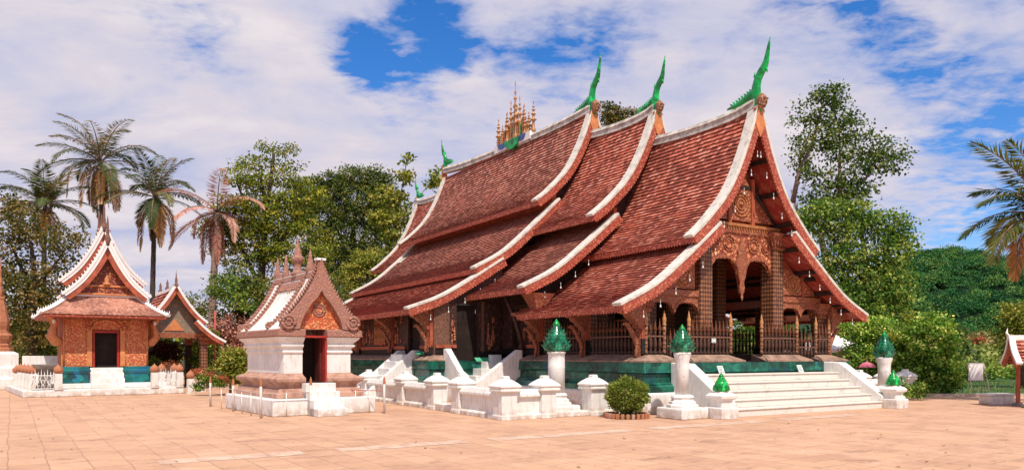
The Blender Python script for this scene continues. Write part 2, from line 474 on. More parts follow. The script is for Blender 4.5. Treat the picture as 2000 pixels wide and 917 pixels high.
M['leaf_bush'] = m_leaf('glossy_bush_leaves', ((0.0404, 0.1147, 0.0193), (0.1349, 0.2868, 0.0385), (0.3374, 0.5061, 0.0707), (0.75, 0.75, 0.225)))
M['leaf_box'] = m_leaf('clipped_bush_leaves', ((0.0441, 0.0882, 0.0151), (0.1213, 0.1785, 0.0265), (0.2867, 0.336, 0.0529), (0.5292, 0.462, 0.1323)))
M['leaf_maroon'] = m_leaf('maroon_leaves', ((0.03, 0.012, 0.01), (0.07, 0.02, 0.018), (0.13, 0.04, 0.03), (0.2, 0.09, 0.06)))
M['leaf_flower'] = m_leaf('orange_flowers', ((0.10, 0.10, 0.03), (0.42, 0.11, 0.05), (0.55, 0.14, 0.07), (0.62, 0.25, 0.13)))
M['leaf_brown'] = m_leaf('dry_brown_forest', ((0.12, 0.11, 0.03), (0.25, 0.20, 0.06), (0.36, 0.27, 0.11), (0.44, 0.33, 0.16)), 0.15)
M['leaf_hill'] = m_leaf('hill_forest', ((0.012, 0.065, 0.024), (0.028, 0.14, 0.036), (0.07, 0.21, 0.045), (0.24, 0.34, 0.08)), 0.1)
M['leaf_hillpale'] = m_leaf('pale_hill_forest', ((0.0676, 0.1183, 0.027), (0.169, 0.2535, 0.0507), (0.3042, 0.3549, 0.0845), (0.4394, 0.4225, 0.1352)), 0.15)
M['frond'] = m_leaf('palm_fronds', ((0.025, 0.05, 0.012), (0.055, 0.085, 0.02), (0.11, 0.125, 0.035), (0.42, 0.27, 0.11)), 0.2)
M['frond_gold'] = m_leaf('yellowing_fronds', ((0.1979, 0.0895, 0.0339), (0.4354, 0.2149, 0.0679), (0.6729, 0.3223, 0.1103), (0.75, 0.4835, 0.2036)), 0.2)
M['frond_pink'] = m_leaf('dead_pink_fronds', ((0.1885, 0.0754, 0.0565), (0.4524, 0.1885, 0.1413), (0.6786, 0.3205, 0.2451), (0.75, 0.509, 0.3958)), 0.15)
M['frond_right'] = m_leaf('right_palm_fronds', ((0.03, 0.065, 0.012), (0.07, 0.11, 0.022), (0.13, 0.16, 0.04), (0.30, 0.26, 0.09)), 0.25)  # somewhat lighter greens for the palm at the right edge


# ------------------------------------------------------------------ mesh tools
def tagit(o, label=None, cat=None, group=None, kind=None):
    if label:
        o['label'] = label
    if cat:
        o['category'] = cat
    if group:
        o['group'] = group
    if kind:
        o['kind'] = kind
    return o


def thing(name, label, cat, loc=(0, 0, 0), rz=0.0, group=None):
    o = bpy.data.objects.new(name, None)
    COL.objects.link(o)
    o.location = loc
    o.rotation_euler = (0, 0, rz)
    o.empty_display_size = 0.2
    return tagit(o, label, cat, group)


def inst(src, name, parent, loc=(0, 0, 0), rz=0.0, sc=(1, 1, 1)):
    o = bpy.data.objects.new(name, src.data if hasattr(src, 'data') else src)
    COL.objects.link(o)
    o.parent = parent
    o.location = loc
    o.rotation_euler = (0, 0, rz)
    o.scale = sc
    return o


def dup(root, loc, rz=None, label=None, sc=None):
    def cp(o, par):
        c = o.copy()
        COL.objects.link(c)
        if par:
            c.parent = par
        for ch in list(o.children):
            cp(ch, c)
        return c
    r = cp(root, None)
    r.location = loc
    if rz is not None:
        r.rotation_euler = (0, 0, rz)
    if sc is not None:
        r.scale = sc
    if label:
        r['label'] = label
    return r


class MB:
    def __init__(self):
        self.v, self.f, self.uv, self.sm = [], [], [], []

    def face(self, idx, uv=(0.5, 0.5), smooth=False):
        self.f.append(tuple(idx))
        self.uv.append(uv)
        self.sm.append(smooth)

    def quad(self, a, b, c, d, uv=(0.5, 0.5), smooth=False):
        n = len(self.v)
        self.v += [tuple(a), tuple(b), tuple(c), tuple(d)]
        self.face((n, n + 1, n + 2, n + 3), uv, smooth)

    def poly(self, pts, uv=(0.5, 0.5)):
        n = len(self.v)
        self.v += [tuple(p) for p in pts]
        self.face(range(n, n + len(pts)), uv)

    def box(self, lo, hi):
        x0, y0, z0 = lo
        x1, y1, z1 = hi
        n = len(self.v)
        self.v += [(x0, y0, z0), (x1, y0, z0), (x1, y1, z0), (x0, y1, z0), (x0, y0, z1), (x1, y0, z1), (x1, y1, z1), (x0, y1, z1)]
        for q in ((0, 3, 2, 1), (4, 5, 6, 7), (0, 1, 5, 4), (1, 2, 6, 5), (2, 3, 7, 6), (3, 0, 4, 7)):
            self.face([n + i for i in q])
        return self

    def cbox(self, c, s):
        return self.box((c[0] - s[0] / 2, c[1] - s[1] / 2, c[2] - s[2] / 2), (c[0] + s[0] / 2, c[1] + s[1] / 2, c[2] + s[2] / 2))

    def loft(self, rings, cap0=True, cap1=True, closed=True, smooth=False):
        """rings: lists of equally many points"""
        n0 = len(self.v)
        k = len(rings[0])
        for r in rings:
            self.v += [tuple(p) for p in r]
        for i in range(len(rings) - 1):
            for j in range(k if closed else k - 1):
                a = n0 + i * k + j
                b = n0 + i * k + (j + 1) % k
                self.face((a, b, b + k, a + k), (0.5, 0.5), smooth)
        if cap0:
            self.face([n0 + j for j in reversed(range(k))])
        if cap1:
            self.face([n0 + (len(rings) - 1) * k + j for j in range(k)])
        return self

    def lathe(self, prof, c=(0, 0, 0), n=16, smooth=True, sq=False, rot=0.0):
        """prof: (radius, z) pairs; sq: square section"""
        rings = []
        for r, z in prof:
            ring = []
            m = 4 if sq else n
            for j in range(m):
                a = 2 * PI * j / m + (PI / 4 if sq else 0) + rot
                q = r * (math.sqrt(2) if sq else 1)
                ring.append((c[0] + q * math.cos(a), c[1] + q * math.sin(a), c[2] + z))
            rings.append(ring)
        return self.loft(rings, True, True, True, smooth and not sq)

    def tube(self, path, rad, n=8, flat=1.0, smooth=True, axis=None):
        """tapered tube; flat squeezes it along axis"""
        P = [Vector(p) for p in path]
        rings = []
        for i, p in enumerate(P):
            tg = (P[min(i + 1, len(P) - 1)] - P[max(i - 1, 0)]).normalized()
            up = Vector(axis) if axis else (Vector((0, 0, 1)) if abs(tg.z) < 0.9 else Vector((1, 0, 0)))
            a = tg.cross(up)
            if a.length < 1e-5:
                a = tg.cross(Vector((0.3, 1, 0)))
            a.normalize()
            b = a.cross(tg).normalized()
            r = rad[i] if hasattr(rad, '__len__') else rad
            rings.append([p + a * (math.cos(2 * PI * j / n) * r) + b * (math.sin(2 * PI * j / n) * r * flat) for j in range(n)])
        return self.loft(rings, True, True, True, smooth)

    def prism(self, outline, axis, t0, t1):
        """outline of (a, b) pairs swept along 'x' or 'y' or 'z' between t0 and t1"""
        def pt(a, b, t):
            return (t, a, b) if axis == 'x' else (a, t, b) if axis == 'y' else (a, b, t)
        return self.loft([[pt(a, b, t0) for a, b in outline], [pt(a, b, t1) for a, b in outline]])

    def build(self, name, m, parent=None, loc=None, rz=None):
        me = bpy.data.meshes.new(name)
        me.from_pydata(self.v, [], self.f)
        uvl = me.uv_layers.new(name='UVMap')
        arr = np.empty((len(me.loops), 2), np.float32)
        cnt = np.array([len(f) for f in self.f])
        arr[:] = np.repeat(np.array(self.uv, np.float32).reshape(-1, 2), cnt, axis=0)
        uvl.data.foreach_set('uv', arr.ravel())
        me.polygons.foreach_set('use_smooth', np.array(self.sm, bool))
        bm = bmesh.new()
        bm.from_mesh(me)
        bmesh.ops.recalc_face_normals(bm, faces=bm.faces)
        bm.to_mesh(me)
        bm.free()
        me.materials.append(m)
        me.update()
        o = bpy.data.objects.new(name, me)
        COL.objects.link(o)
        if parent:
            o.parent = parent
        if loc is not None:
            o.location = loc
        if rz is not None:
            o.rotation_euler = (0, 0, rz)
        return o


def bevel(o, w=0.012, seg=2):
    md = o.modifiers.new('bevel', 'BEVEL')
    md.width = w
    md.segments = seg
    md.limit_method = 'ANGLE'
    md.angle_limit = R(40)
    return o


def leafmesh(name, P, T, N, L, W, uv, m, parent=None, curl=0.15):
    """one diamond blade per entry: base P, direction T, normal N, length L, half width W"""
    P, T, N = (np.asarray(a, np.float64) for a in (P, T, N))
    n = len(P)
    T = T / np.maximum(np.linalg.norm(T, axis=1, keepdims=True), 1e-6)
    S = np.cross(T, N)
    S = S / np.maximum(np.linalg.norm(S, axis=1, keepdims=True), 1e-6)
    Nn = np.cross(S, T)
    L = np.broadcast_to(np.asarray(L, np.float64).reshape(-1, 1), (n, 1))
    W = np.broadcast_to(np.asarray(W, np.float64).reshape(-1, 1), (n, 1))
    V = np.stack([P, P + T * L * 0.45 + S * W + Nn * L * curl, P + T * L, P + T * L * 0.45 - S * W + Nn * L * curl], 1).reshape(-1, 3)
    me = bpy.data.meshes.new(name)
    me.vertices.add(4 * n)
    me.vertices.foreach_set('co', V.ravel().astype(np.float32))
    me.loops.add(4 * n)
    me.loops.foreach_set('vertex_index', np.arange(4 * n, dtype=np.int32))
    me.polygons.add(n)
    me.polygons.foreach_set('loop_start', np.arange(0, 4 * n, 4, dtype=np.int32))
    uvl = me.uv_layers.new(name='UVMap')
    uvl.data.foreach_set('uv', np.repeat(np.asarray(uv, np.float32), 4, axis=0).ravel())
    me.materials.append(m)
    me.update(calc_edges=True)
    o = bpy.data.objects.new(name, me)
    COL.objects.link(o)
    if parent:
        o.parent = parent
    return o


def at(px, py, d):
    """the place seen at a pixel of the 2000 px photograph, d metres ahead"""
    return Vector(((px - CX) / FPX * d, d, EYE + (HY - py) / FPX * d))


def gnd(px, py):
    d = EYE * FPX / (py - HY)
    return Vector(((px - CX) / FPX * d, d, 0))


# ------------------------------------------------------------------ ground
TH = R(31.5)                      # the temple precinct is laid out on one grid, turned this much from the camera
g = MB()
g.quad((-3000, -300, -0.02), (3000, -300, -0.02), (3000, 5000, -0.02), (-3000, 5000, -0.02))
tagit(g.build('ground', M['earth']), kind='structure')
g = MB()
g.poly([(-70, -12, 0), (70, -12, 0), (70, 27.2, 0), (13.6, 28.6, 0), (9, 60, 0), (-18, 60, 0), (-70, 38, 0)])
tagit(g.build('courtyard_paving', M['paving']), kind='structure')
g = MB()
x = -13.0
while x < 3.4:
    w = rnd.uniform(0.5, 0.68)
    if rnd.random() < 0.8:
        g.quad((x + .01, -5.14 + rnd.uniform(-.02, .02), .004), (x + w, -5.14, .004), (x + w, -4.66, .004), (x + .01, -4.66, .004))
    x += w
tagit(g.build('paving_strip', M['strip'], loc=(3.26, 22, 0), rz=TH), kind='structure')
g = MB()
for i in range(40):
    a, b = 13.6 + i * 1.0, 13.6 + (i + 1) * 1.0
    ya, yb = 28.6 - (a - 13.6) * .0248, 28.6 - (b - 13.6) * .0248
    g.loft([[(a + .01, ya, -.01), (a + .01, ya + .3, -.01), (a + .01, ya + .3, .1), (a + .01, ya, .1)], [(b, yb, -.01), (b, yb + .3, -.01), (b, yb + .3, .1), (b, yb, .1)]])
tagit(g.build('courtyard_kerb', M['kerb']), kind='structure')
g = MB()
g.quad((14, 29.0, .0), (60, 28.2, .0), (60, 60, -.01), (14, 60, -.01))
tagit(g.build('lawn_ground', M['grass']), kind='structure')

# ------------------------------------------------------------------ roofs
def smooth_profile(pts, n=60):
    P = [Vector((a, b)) for a, b in pts]
    P = [P[0] * 2 - P[1]] + P + [P[-1] * 2 - P[-2]]
    out = []
    for i in range(1, len(P) - 2):
        for k in range(n):
            s = k / n
            a, b, c, d = P[i - 1], P[i], P[i + 1], P[i + 2]
            out.append(0.5 * ((2 * b) + (c - a) * s + (2 * a - 5 * b + 4 * c - d) * s * s + (3 * b - a - 3 * c + d) * s ** 3))
    out.append(P[-2])
    return out


def resample(pts, step):
    L = [0.0]
    for i in range(1, len(pts)):
        L.append(L[-1] + (pts[i] - pts[i - 1]).length)
    n = max(2, int(round(L[-1] / step)))
    out = []
    j = 0
    for k in range(n + 1):
        s = L[-1] * k / n
        while j < len(L) - 2 and L[j + 1] < s:
            j += 1
        f = (s - L[j]) / max(1e-9, L[j + 1] - L[j])
        out.append(pts[j] + (pts[j + 1] - pts[j]) * min(1, max(0, f)))
    return out


def normals(pts):
    out = []
    for i in range(len(pts)):
        t = (pts[min(i + 1, len(pts) - 1)] - pts[max(i - 1, 0)]).normalized()
        out.append(Vector((t.y, -t.x)))
    return out


def tile_tier(pts, v0, v1, m, name, parent, mir=None, row=0.15, wid=0.17, lift=0.042):
    """overlapping shingles laid row by row on a curved roof slope; mir mirrors about that u"""
    pr = resample(pts, row)
    nr = normals(pr)
    mb = MB()
    fx = (lambda u: 2 * mir - u) if mir is not None else (lambda u: u)
    for k in range(len(pr) - 1):
        a, b, na, nb = pr[k], pr[k + 1], nr[k], nr[k + 1]
        v = v0 - (wid * .5 if k % 2 else 0) + rnd.uniform(-.02, .02)
        while v < v1:
            w = wid * rnd.uniform(.88, 1.12)
            p, q = max(v, v0), min(v + w - .006, v1)
            v += w
            if q - p < .01:
                continue
            h = lift + rnd.uniform(0, .014)
            e = rnd.uniform(-.012, .012)
            hb = b + (b - a) * (e / row)
            up = a + na * .004
            lo1 = hb + nb * h
            lo2 = hb + nb * (h + rnd.uniform(-.006, .006))
            bt = hb - nb * .004
            uv = (rnd.random(), rnd.random())
            mb.quad((fx(up.x), p, up.y), (fx(lo1.x), p, lo1.y), (fx(lo2.x), q, lo2.y), (fx(up.x), q, up.y), uv)
            mb.quad((fx(lo1.x), p, lo1.y), (fx(bt.x), p, bt.y), (fx(bt.x), q, bt.y), (fx(lo2.x), q, lo2.y), (.0, .05))  # lower edge fixed at the darkest red, painting in the row's shadow line
    return mb.build(name, m, parent)


def sweep(pts, va, vb, h0, h1, mir=None, ext=0.0):
    """bar of section (va..vb) x (h0..h1 off the surface) that follows the profile"""
    pr = resample(pts, 0.22)
    if ext:
        pr.append(pr[-1] + (pr[-1] - pr[-2]).normalized() * ext)
    nr = normals(pr)
    fx = (lambda u: 2 * mir - u) if mir is not None else (lambda u: u)
    mb = MB()
    rings = []
    for p, n in zip(pr, nr):
        a, b = p + n * h0, p + n * h1
        rings.append([(fx(a.x), va, a.y), (fx(a.x), vb, a.y), (fx(b.x), vb, b.y), (fx(b.x), va, b.y)])
    mb.loft(rings)
    return mb


def fringe(mb, p0, p1, h, n, thick=0.02, along='v', rows=None):
    """little pointed teeth hanging below a board, from p0 to p1"""
    p0, p1 = Vector(p0), Vector(p1)
    d = (p1 - p0) / n
    t = Vector((0, 0, 1)).cross(d).normalized() * thick
    for i in range(n):
        a, b = p0 + d * i, p0 + d * (i + .92)
        c = (a + b) / 2 + Vector((0, 0, -h))
        mb.loft([[a, b, c], [a + t, b + t, c + t]])


def roof_tier(parent, prof, v0, v1, m, mir=None, fine=True, barge_back=False, capw=0.36, ext=0.06, soff=True):
    pts = smooth_profile(prof)
    fx = (lambda u: 2 * mir - u) if mir is not None else (lambda u: u)
    o = tile_tier(pts, v0 + .02, v1 - .02, m, 'roof_tier', parent, mir, 0.165 if fine else 0.3, 0.17 if fine else 0.8)
    # underside
    pr = resample(pts, 0.3)
    nr = normals(pr)
    mb = MB()
    for i in range(len(pr) - 1):
        a, b = pr[i] - nr[i] * .11, pr[i + 1] - nr[i + 1] * .11
        mb.quad((fx(a.x), v0 + .06, a.y), (fx(b.x), v0 + .06, b.y), (fx(b.x), v1 - .06, b.y), (fx(a.x), v1 - .06, a.y), smooth=True)
    mb.build('soffit', M['soffit'], o)
    # purlins under the slope
    mb = MB()
    for i in range(2, len(pr) - 1, 4):
        a = pr[i] - nr[i] * .18
        mb.cbox((fx(a.x), (v0 + v1) / 2, a.y), (.12, v1 - v0 - .2, .13))
    mb.build('purlin', M['darkwood'], o)
    # fascia along the eave
    e, n = pr[-1], nr[-1]
    mb = MB()
    lo = e - n * .0
    mb.loft([[(fx(lo.x + .03), v, lo.y + .015), (fx(lo.x - .03), v, lo.y + .0), (fx(lo.x - .01), v, lo.y - .16), (fx(lo.x + .06), v, lo.y - .16)] for v in (v0, v1)])
    fringe(mb, (fx(lo.x + .0), v0, lo.y - .155), (fx(lo.x + .0), v1, lo.y - .155), .06, int((v1 - v0) / .13))
    mb.build('eave_board', M['fascia'], o)
    for vf, sg, on in ((v0, 1, True), (v1, -1, barge_back)):
        if not on:
            continue
        va, vb = (vf - .05, vf + capw) if sg > 0 else (vf - capw, vf + .05)
        bevel(sweep(pts, va, vb, .02, .13, mir, ext).build('verge_capping', M['barge'], o), .02)
        va, vb = (vf - .03, vf + .05) if sg > 0 else (vf - .05, vf + .03)
        mb = sweep(pts, va, vb, -.24, .018, mir, ext * .5)
        q = resample(pts, .13)
        nq = normals(q)
        for i in range(len(q) - 1):
            a, b = q[i] - nq[i] * .235, q[i + 1] - nq[i + 1] * .235
            c = (q[i] + q[i + 1]) / 2 - nq[i] * .28
            mb.loft([[(fx(a.x), va, a.y), (fx(b.x), va, b.y), (fx(c.x), va, c.y)], [(fx(a.x), va + .03, a.y), (fx(b.x), va + .03, b.y), (fx(c.x), va + .03, c.y)]])
        mb.build('bargeboard', M['fascia'], o)
    return o


# ------------------------------------------------------------------ the temple hall
KT = 0.887
T = thing('temple_hall', 'large wooden temple hall with sweeping tiers of red shingle roof and green horn finials', 'temple', (3.26 * KT, 22 * KT, EYE * (1 - KT)), TH)
T.scale = (KT, KT, KT)
GZ = -EYE * (1 - KT) / KT          # the courtyard level in the hall's own measure


def offset_poly(P, d):
    out = []
    n = len(P)
    for i in range(n):
        a, b, c = Vector(P[i - 1]), Vector(P[i]), Vector(P[(i + 1) % n])
        n1 = Vector(((b - a).y, -(b - a).x)).normalized()
        n2 = Vector(((c - b).y, -(c - b).x)).normalized()
        out.append(b + n1 * d + n2 * d)
    return out


OUT = [(1.4, .55), (10.6, .55), (10.6, 9.3), (13.7, 9.3), (13.7, 23.7), (10.6, 23.7), (10.6, 27.5), (1.4, 27.5), (1.4, 23.7), (-1.7, 23.7), (-1.7, 9.3), (1.4, 9.3)]


def band(levels):
    mb = MB()
    mb.loft([[(p.x, p.y, z) for p in offset_poly(OUT, .45 + d)] for d, z in levels])
    return mb


bevel(band([(.22, GZ), (.22, .40), (.16, .44)]).build('plinth_footing', M['plaster'], T), .03)
band([(.16, .442), (.17, .62), (.07, .70), (.04, .74), (-.05, .76), (-.05, 1.0), (.01, 1.03), (.05, 1.05), (.03, 1.08), (.02, 1.36)]).build('glazed_plinth', M['plinth'], T)


def ledge(p0, p1, inn, e0, e1, name='stone_ledge'):
    """sloping stone ledge from outer line p0-p1, inn the inward direction; e0, e1 shift of the inner ends along the line"""
    p0, p1, inn = Vector(p0), Vector(p1), Vector(inn)
    d = (p1 - p0).normalized()
    q0, q1 = p0 + inn * .52 + d * e0, p1 + inn * .52 + d * e1
    mb = MB()
    r0 = [(p0.x, p0.y, 1.362), (p0.x, p0.y, 1.41), (q0.x, q0.y, 1.62), (q0.x + inn.x * .5, q0.y + inn.y * .5, 1.62), (q0.x + inn.x * .5, q0.y + inn.y * .5, 1.362)]
    r1 = [(p1.x, p1.y, 1.362), (p1.x, p1.y, 1.41), (q1.x, q1.y, 1.62), (q1.x + inn.x * .5, q1.y + inn.y * .5, 1.62), (q1.x + inn.x * .5, q1.y + inn.y * .5, 1.362)]
    mb.loft([r0, r1])
    return mb.build(name, M['stone'], T)


ledge((.95, 7.35), (.95, .1), (1, 0), 0, -.52)
ledge((.95, .1), (2.5, .1), (0, 1), .52, -.3)
ledge((3.0, .1), (5.45, .1), (0, 1), .25, -.35)
ledge((6.55, .1), (9.0, .1), (0, 1), .35, -.25)
ledge((9.5, .1), (11.05, .1), (0, 1), .25, -.52)
ledge((11.05, .1), (11.05, 8.8), (-1, 0), .52, 0)
ledge((-2.15, 10.35), (-2.15, 8.85), (1, 0), 0, -.52)
ledge((-2.15, 8.85), (-.95, 8.85), (0, 1), .52, 0)
ledge((-2.15, 24.1), (-2.15, 12.1), (1, 0), .52, 0)
ledge((11.0, 8.85), (14.15, 8.85), (0, 1), 0, -.52)
ledge((14.15, 8.85), (14.15, 24.1), (-1, 0), .52, 0)

# roof profiles (u across, z up), left slope; the right slope mirrors about u = 6
def upper(zt, ub, zb):
    f = [(0, 0), (.09, .165), (.2, .345), (.352, .545), (.50, .69), (.664, .805), (.83, .91), (1, 1)]
    return [(6 - (6 - ub) * a, zt - (zt - zb) * b) for a, b in f]


def lower(ut, zt, ub, zb):
    f = [(0, 0), (.35, .42), (.67, .765), (1, 1)]
    return [(ut - (ut - ub) * a, zt - (zt - zb) * b) for a, b in f]


MI = 6.0
B1U, B1L = upper(10.0, 2.93, 5.33), lower(4.2, 5.85, 0.0, 3.05)
B2U, B2L = upper(11.25, 2.79, 6.78), lower(4.04, 6.92, -.27, 3.95)
B3U, B3M, B3L = upper(12.4, 3.01, 8.08), lower(4.2, 8.25, .06, 5.05), lower(1.38, 5.5, -2.85, 3.32)
B4U, B4M, B4L = upper(11.6, 2.84, 6.9), lower(4.04, 7.0, -.2, 4.0), lower(1.38, 4.6, -2.0, 3.1)
tiers = [(B1U, 0.0, 5.9, 'tiles'), (B1L, 0.0, 5.9, 'tiles'), (B2U, 4.98, 10.0, 'tiles'), (B2L, 4.98, 10.0, 'tiles_old'),
         (B3U, 9.09, 23.98, 'tiles_old'), (B3M, 9.09, 23.98, 'tiles_old'), (B3L, 9.09, 23.98, 'tiles'), (B4U, 23.2, 28.0, 'tiles'), (B4M, 23.2, 28.0, 'tiles')]
for prof, v0, v1, mk in tiers:
    for mir in (None, MI):
        back = v1 > 20
        fr = v0 < 20
        o = roof_tier(T, prof, v0, v1, M[mk], mir, mir is None, back)
        if not fr:
            for c in list(o.children):
                pass

# ridges, with the ends sweeping up to the finials
def ridge(v0, v1, z0, z1, rise0=.12, rise1=.0):
    mb = MB()
    rings = []
    for k in range(25):
        s = k / 24
        v = v0 + (v1 - v0) * s
        z = z0 + (z1 - z0) * s + rise0 * max(0, 1 - s * 4) ** 2 + rise1 * max(0, 1 - (1 - s) * 4) ** 2 - .10 * math.sin(PI * s)
        rings.append([(5.82, v, z - .18), (5.84, v, z + .02), (5.80, v, z + .05), (5.84, v, z + .10), (5.9, v, z + .2), (6.1, v, z + .2), (6.16, v, z + .1), (6.20, v, z + .05), (6.16, v, z + .02), (6.18, v, z - .18)])
    mb.loft(rings)
    return mb.build('ridge_cap', M['ridge'], T)


ridge(.1, 5.2, 10.0, 10.05)
ridge(5.1, 9.3, 11.25, 11.35)
ridge(9.2, 23.9, 12.4, 12.75, .12, .12)
ridge(23.9, 27.9, 11.5, 11.6, 0, .12)


def finial(v, z, s, fwd=-1, kink=True):
    """green horn at a gable peak: neck, beaked head and tapering tip, a crested tail along the ridge, a gilt mask below"""
    def P(a, b, off=0.0):
        return (6 + off, v + fwd * a * s, z + b * s)
    mb = MB()
    mb.tube([P(-.16, -.15), P(-.12, .12), P(-.14, .42), P(-.12, .75), P(-.05, 1.0), P(.10, 1.22), P(.25, 1.38), P(.33, 1.56), P(.38, 1.8), P(.44, 2.06), P(.50, 2.36)],
            [.27 * s, .25 * s, .215 * s, .185 * s, .165 * s, .165 * s, .155 * s, .12 * s, .09 * s, .065 * s, .012], 10, .62, True, (1, 0, 0))
    mb.tube([P(.20, 1.36), P(.34, 1.26), P(.38, 1.12)], [.09 * s, .065 * s, .01], 8, .6, True, (1, 0, 0))
    mb.tube([P(-.06, 1.0), P(-.20, 1.16), P(-.18, 1.32)], [.07 * s, .055 * s, .01], 8, .5, True, (1, 0, 0))
    tail = [(-.06, .62), (-.30, .52), (-.62, .40), (-1.0, .33), (-1.5, .30)]
    mb.tube([P(a, b) for a, b in tail], [.21 * s, .20 * s, .17 * s, .13 * s, .03], 8, .6, True, (1, 0, 0))
    for k in range(9):
        a = -.2 - k * .13
        b = .72 - k * .04
        mb.tube([P(a, b - .14), P(a - .05, b + .02), P(a - .13, b + .07)], [.06 * s, .045 * s, .005], 6, .5, True, (1, 0, 0))
    o = mb.build('finial', M['green'], T)
    mk = MB()
    mk.lathe([(.02, -.30), (.12, -.26), (.19, -.12), (.20, .02), (.15, .16), (.05, .25), (.0, .27)], (0, 0, 0), 14)
    for sx in (-1, 1):
        mk.lathe([(.0, -.05), (.05, -.03), (.05, .03), (.0, .05)], (sx * .08, -.17, .04), 8)
    mk.lathe([(.0, -.05), (.045, -.03), (.03, .05), (0, .07)], (0, -.2, -.05), 8)
    k = mk.build('mask', M['mask'], o, (6, v + fwd * .13 * s, z + .18 * s), 0 if fwd < 0 else PI)
    k.scale = (s, s, s)
    return o


for v, z, s, fw in ((.02, 10.0, .93, -1), (5.0, 11.25, .86, -1), (9.1, 12.4, 1.0, -1), (23.96, 12.95, .82, 1), (28.0, 11.7, .72, 1)):
    finial(v, z, s, fw)
    pk = MB()
    d = -.07 if fw < 0 else .02
    pk.prism([(6, z + .1), (5.83, z - .12), (5.76, z - .62), (6, z - 1.05), (6.24, z - .62), (6.17, z - .12)], 'y', v + d, v + d + .05)
    pk.build('gable_crest', M['orange'], T)

# spire cluster on the middle of the ridge
SP = bpy.data.objects.new('roof_spire_cluster', None)
COL.objects.link(SP)
SP.parent = T
SP.location = (6, 15.7, 12.45)
mb = MB()
mb.box((-.24, -1.75, -.1), (.24, 1.75, .28))
mb.build('spire_base', M['lime'], SP)
mb = MB()
mb.prism([(.75 * math.cos(a), .02 + .5 * math.sin(a)) for a in [PI * i / 12 for i in range(13)]], 'x', -.30, .30)
for q in mb.v:
    pass
mb.v = [(a, b - .1, .28 - c * 1.0) for a, b, c in mb.v]
mb.build('green_medallion', M['green'], SP)
for sg in (-1, 1):
    mb = MB()
    mb.prism([(sg * .95 + .42 * math.cos(a), .27 - .3 * math.sin(a)) for a in [PI * i / 10 for i in range(11)]], 'x', -.27, .27)
    mb.build('blue_medallion', M['blue'], SP)
sp = MB()
sp.lathe([(.10, 0), (.10, .10), (.055, .12), (.055, .34), (.13, .36), (.14, .39), (.06, .42), (.05, .52), (.105, .54), (.11, .56), (.045, .60), (.04, .66), (.08, .675), (.085, .69), (.03, .72), (.028, .77), (.055, .78), (.055, .79), (.018, .82), (.012, .9), (.03, .91), (.005, 1.0)], n=10)
s0 = None
for i in range(17):
    k = i - 8
    h = 2.65 - abs(k) * .27 + (.12 if k % 2 == 0 else -.16) + (.4 if k == 0 else 0)
    if abs(k) == 8:
        h = 1.6
    v = k * .215
    if s0 is None:
        s0 = sp.build('spire', M['gold'], SP)
        o = s0
    else:
        o = inst(s0, 'spire', SP)
    o.location = (0 if k % 2 == 0 else .1 * (1 if k % 4 == 1 else -1), v, .26)
    o.scale = (1.15, 1.15, h)
for i in range(9):
    mb = MB()
    h = 1.05 - abs(i - 4) * .13
    mb.cbox((-.05, (i - 4) * .3, .28 + h / 2), (.16, .14, h))
    mb.build('spire_shaft', M['goldwood'] if i % 2 else M['gold'], SP)
mb = MB()
for i in range(4):
    mb.cbox((-.06, (i - 1.5) * .42, .62), (.13, .1, .62))
mb.build('green_inlay', M['green'], SP)

# walls
def wallpoly(name, outline, axis, t0, t1, m, parent=None):
    mb = MB()
    mb.prism(outline, axis, t0, t1)
    return mb.build(name, m, parent or T)


def wbox(name, lo, hi, m, parent=None, bv=0):
    mb = MB()
    mb.box(lo, hi)
    o = mb.build(name, m, parent or T)
    if bv:
        bevel(o, bv)
    return o


FL = 1.37
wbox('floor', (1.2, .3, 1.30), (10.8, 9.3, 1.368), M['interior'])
# porch back wall and the closed side walls of the narrow front part
wbox('wall', (1.5, 6.75, FL), (5.3, 6.95, 4.8), M['panel'])
wbox('wall', (6.7, 6.75, FL), (10.5, 6.95, 4.8), M['panel'])
wbox('wall', (5.3, 6.75, 3.6), (6.7, 6.95, 4.8), M['panel'])
wallpoly('wall', [(1.5, 4.802), (10.5, 4.802), (8.0, 6.7), (4.0, 6.7)], 'y', 6.75, 6.95, M['panel'])
wbox('wall', (1.40, 6.6, 1.62), (1.54, 7.9, 4.6), M['panel'])
wbox('wall', (1.40, 8.5, 1.62), (1.54, 9.3, 4.6), M['panel'])
wbox('wall', (1.40, 7.9, 3.55), (1.54, 8.5, 4.6), M['darkwood'])
wbox('wall', (10.46, 6.6, 1.62), (10.6, 9.3, 4.6), M['panel'])
for u0, u1 in ((3.95, 4.1), (7.9, 8.05)):
    wbox('clerestory_wall', (u0, .95, 5.7), (u1, 5.2, 6.1), M['redwood'])
    wbox('clerestory_wall', (u0, 5.202, 6.7), (u1, 9.29, 7.25), M['redwood'])
    wbox('clerestory_wall', (u0 - .02, 9.3, 7.9), (u1 + .02, 23.8, 8.6), M['redwood'])
for u0, u1 in ((1.5, 1.65), (10.35, 10.5)):
    wbox('clerestory_wall', (u0, 9.5, 5.2), (u1, 23.7, 5.75), M['redwood'])
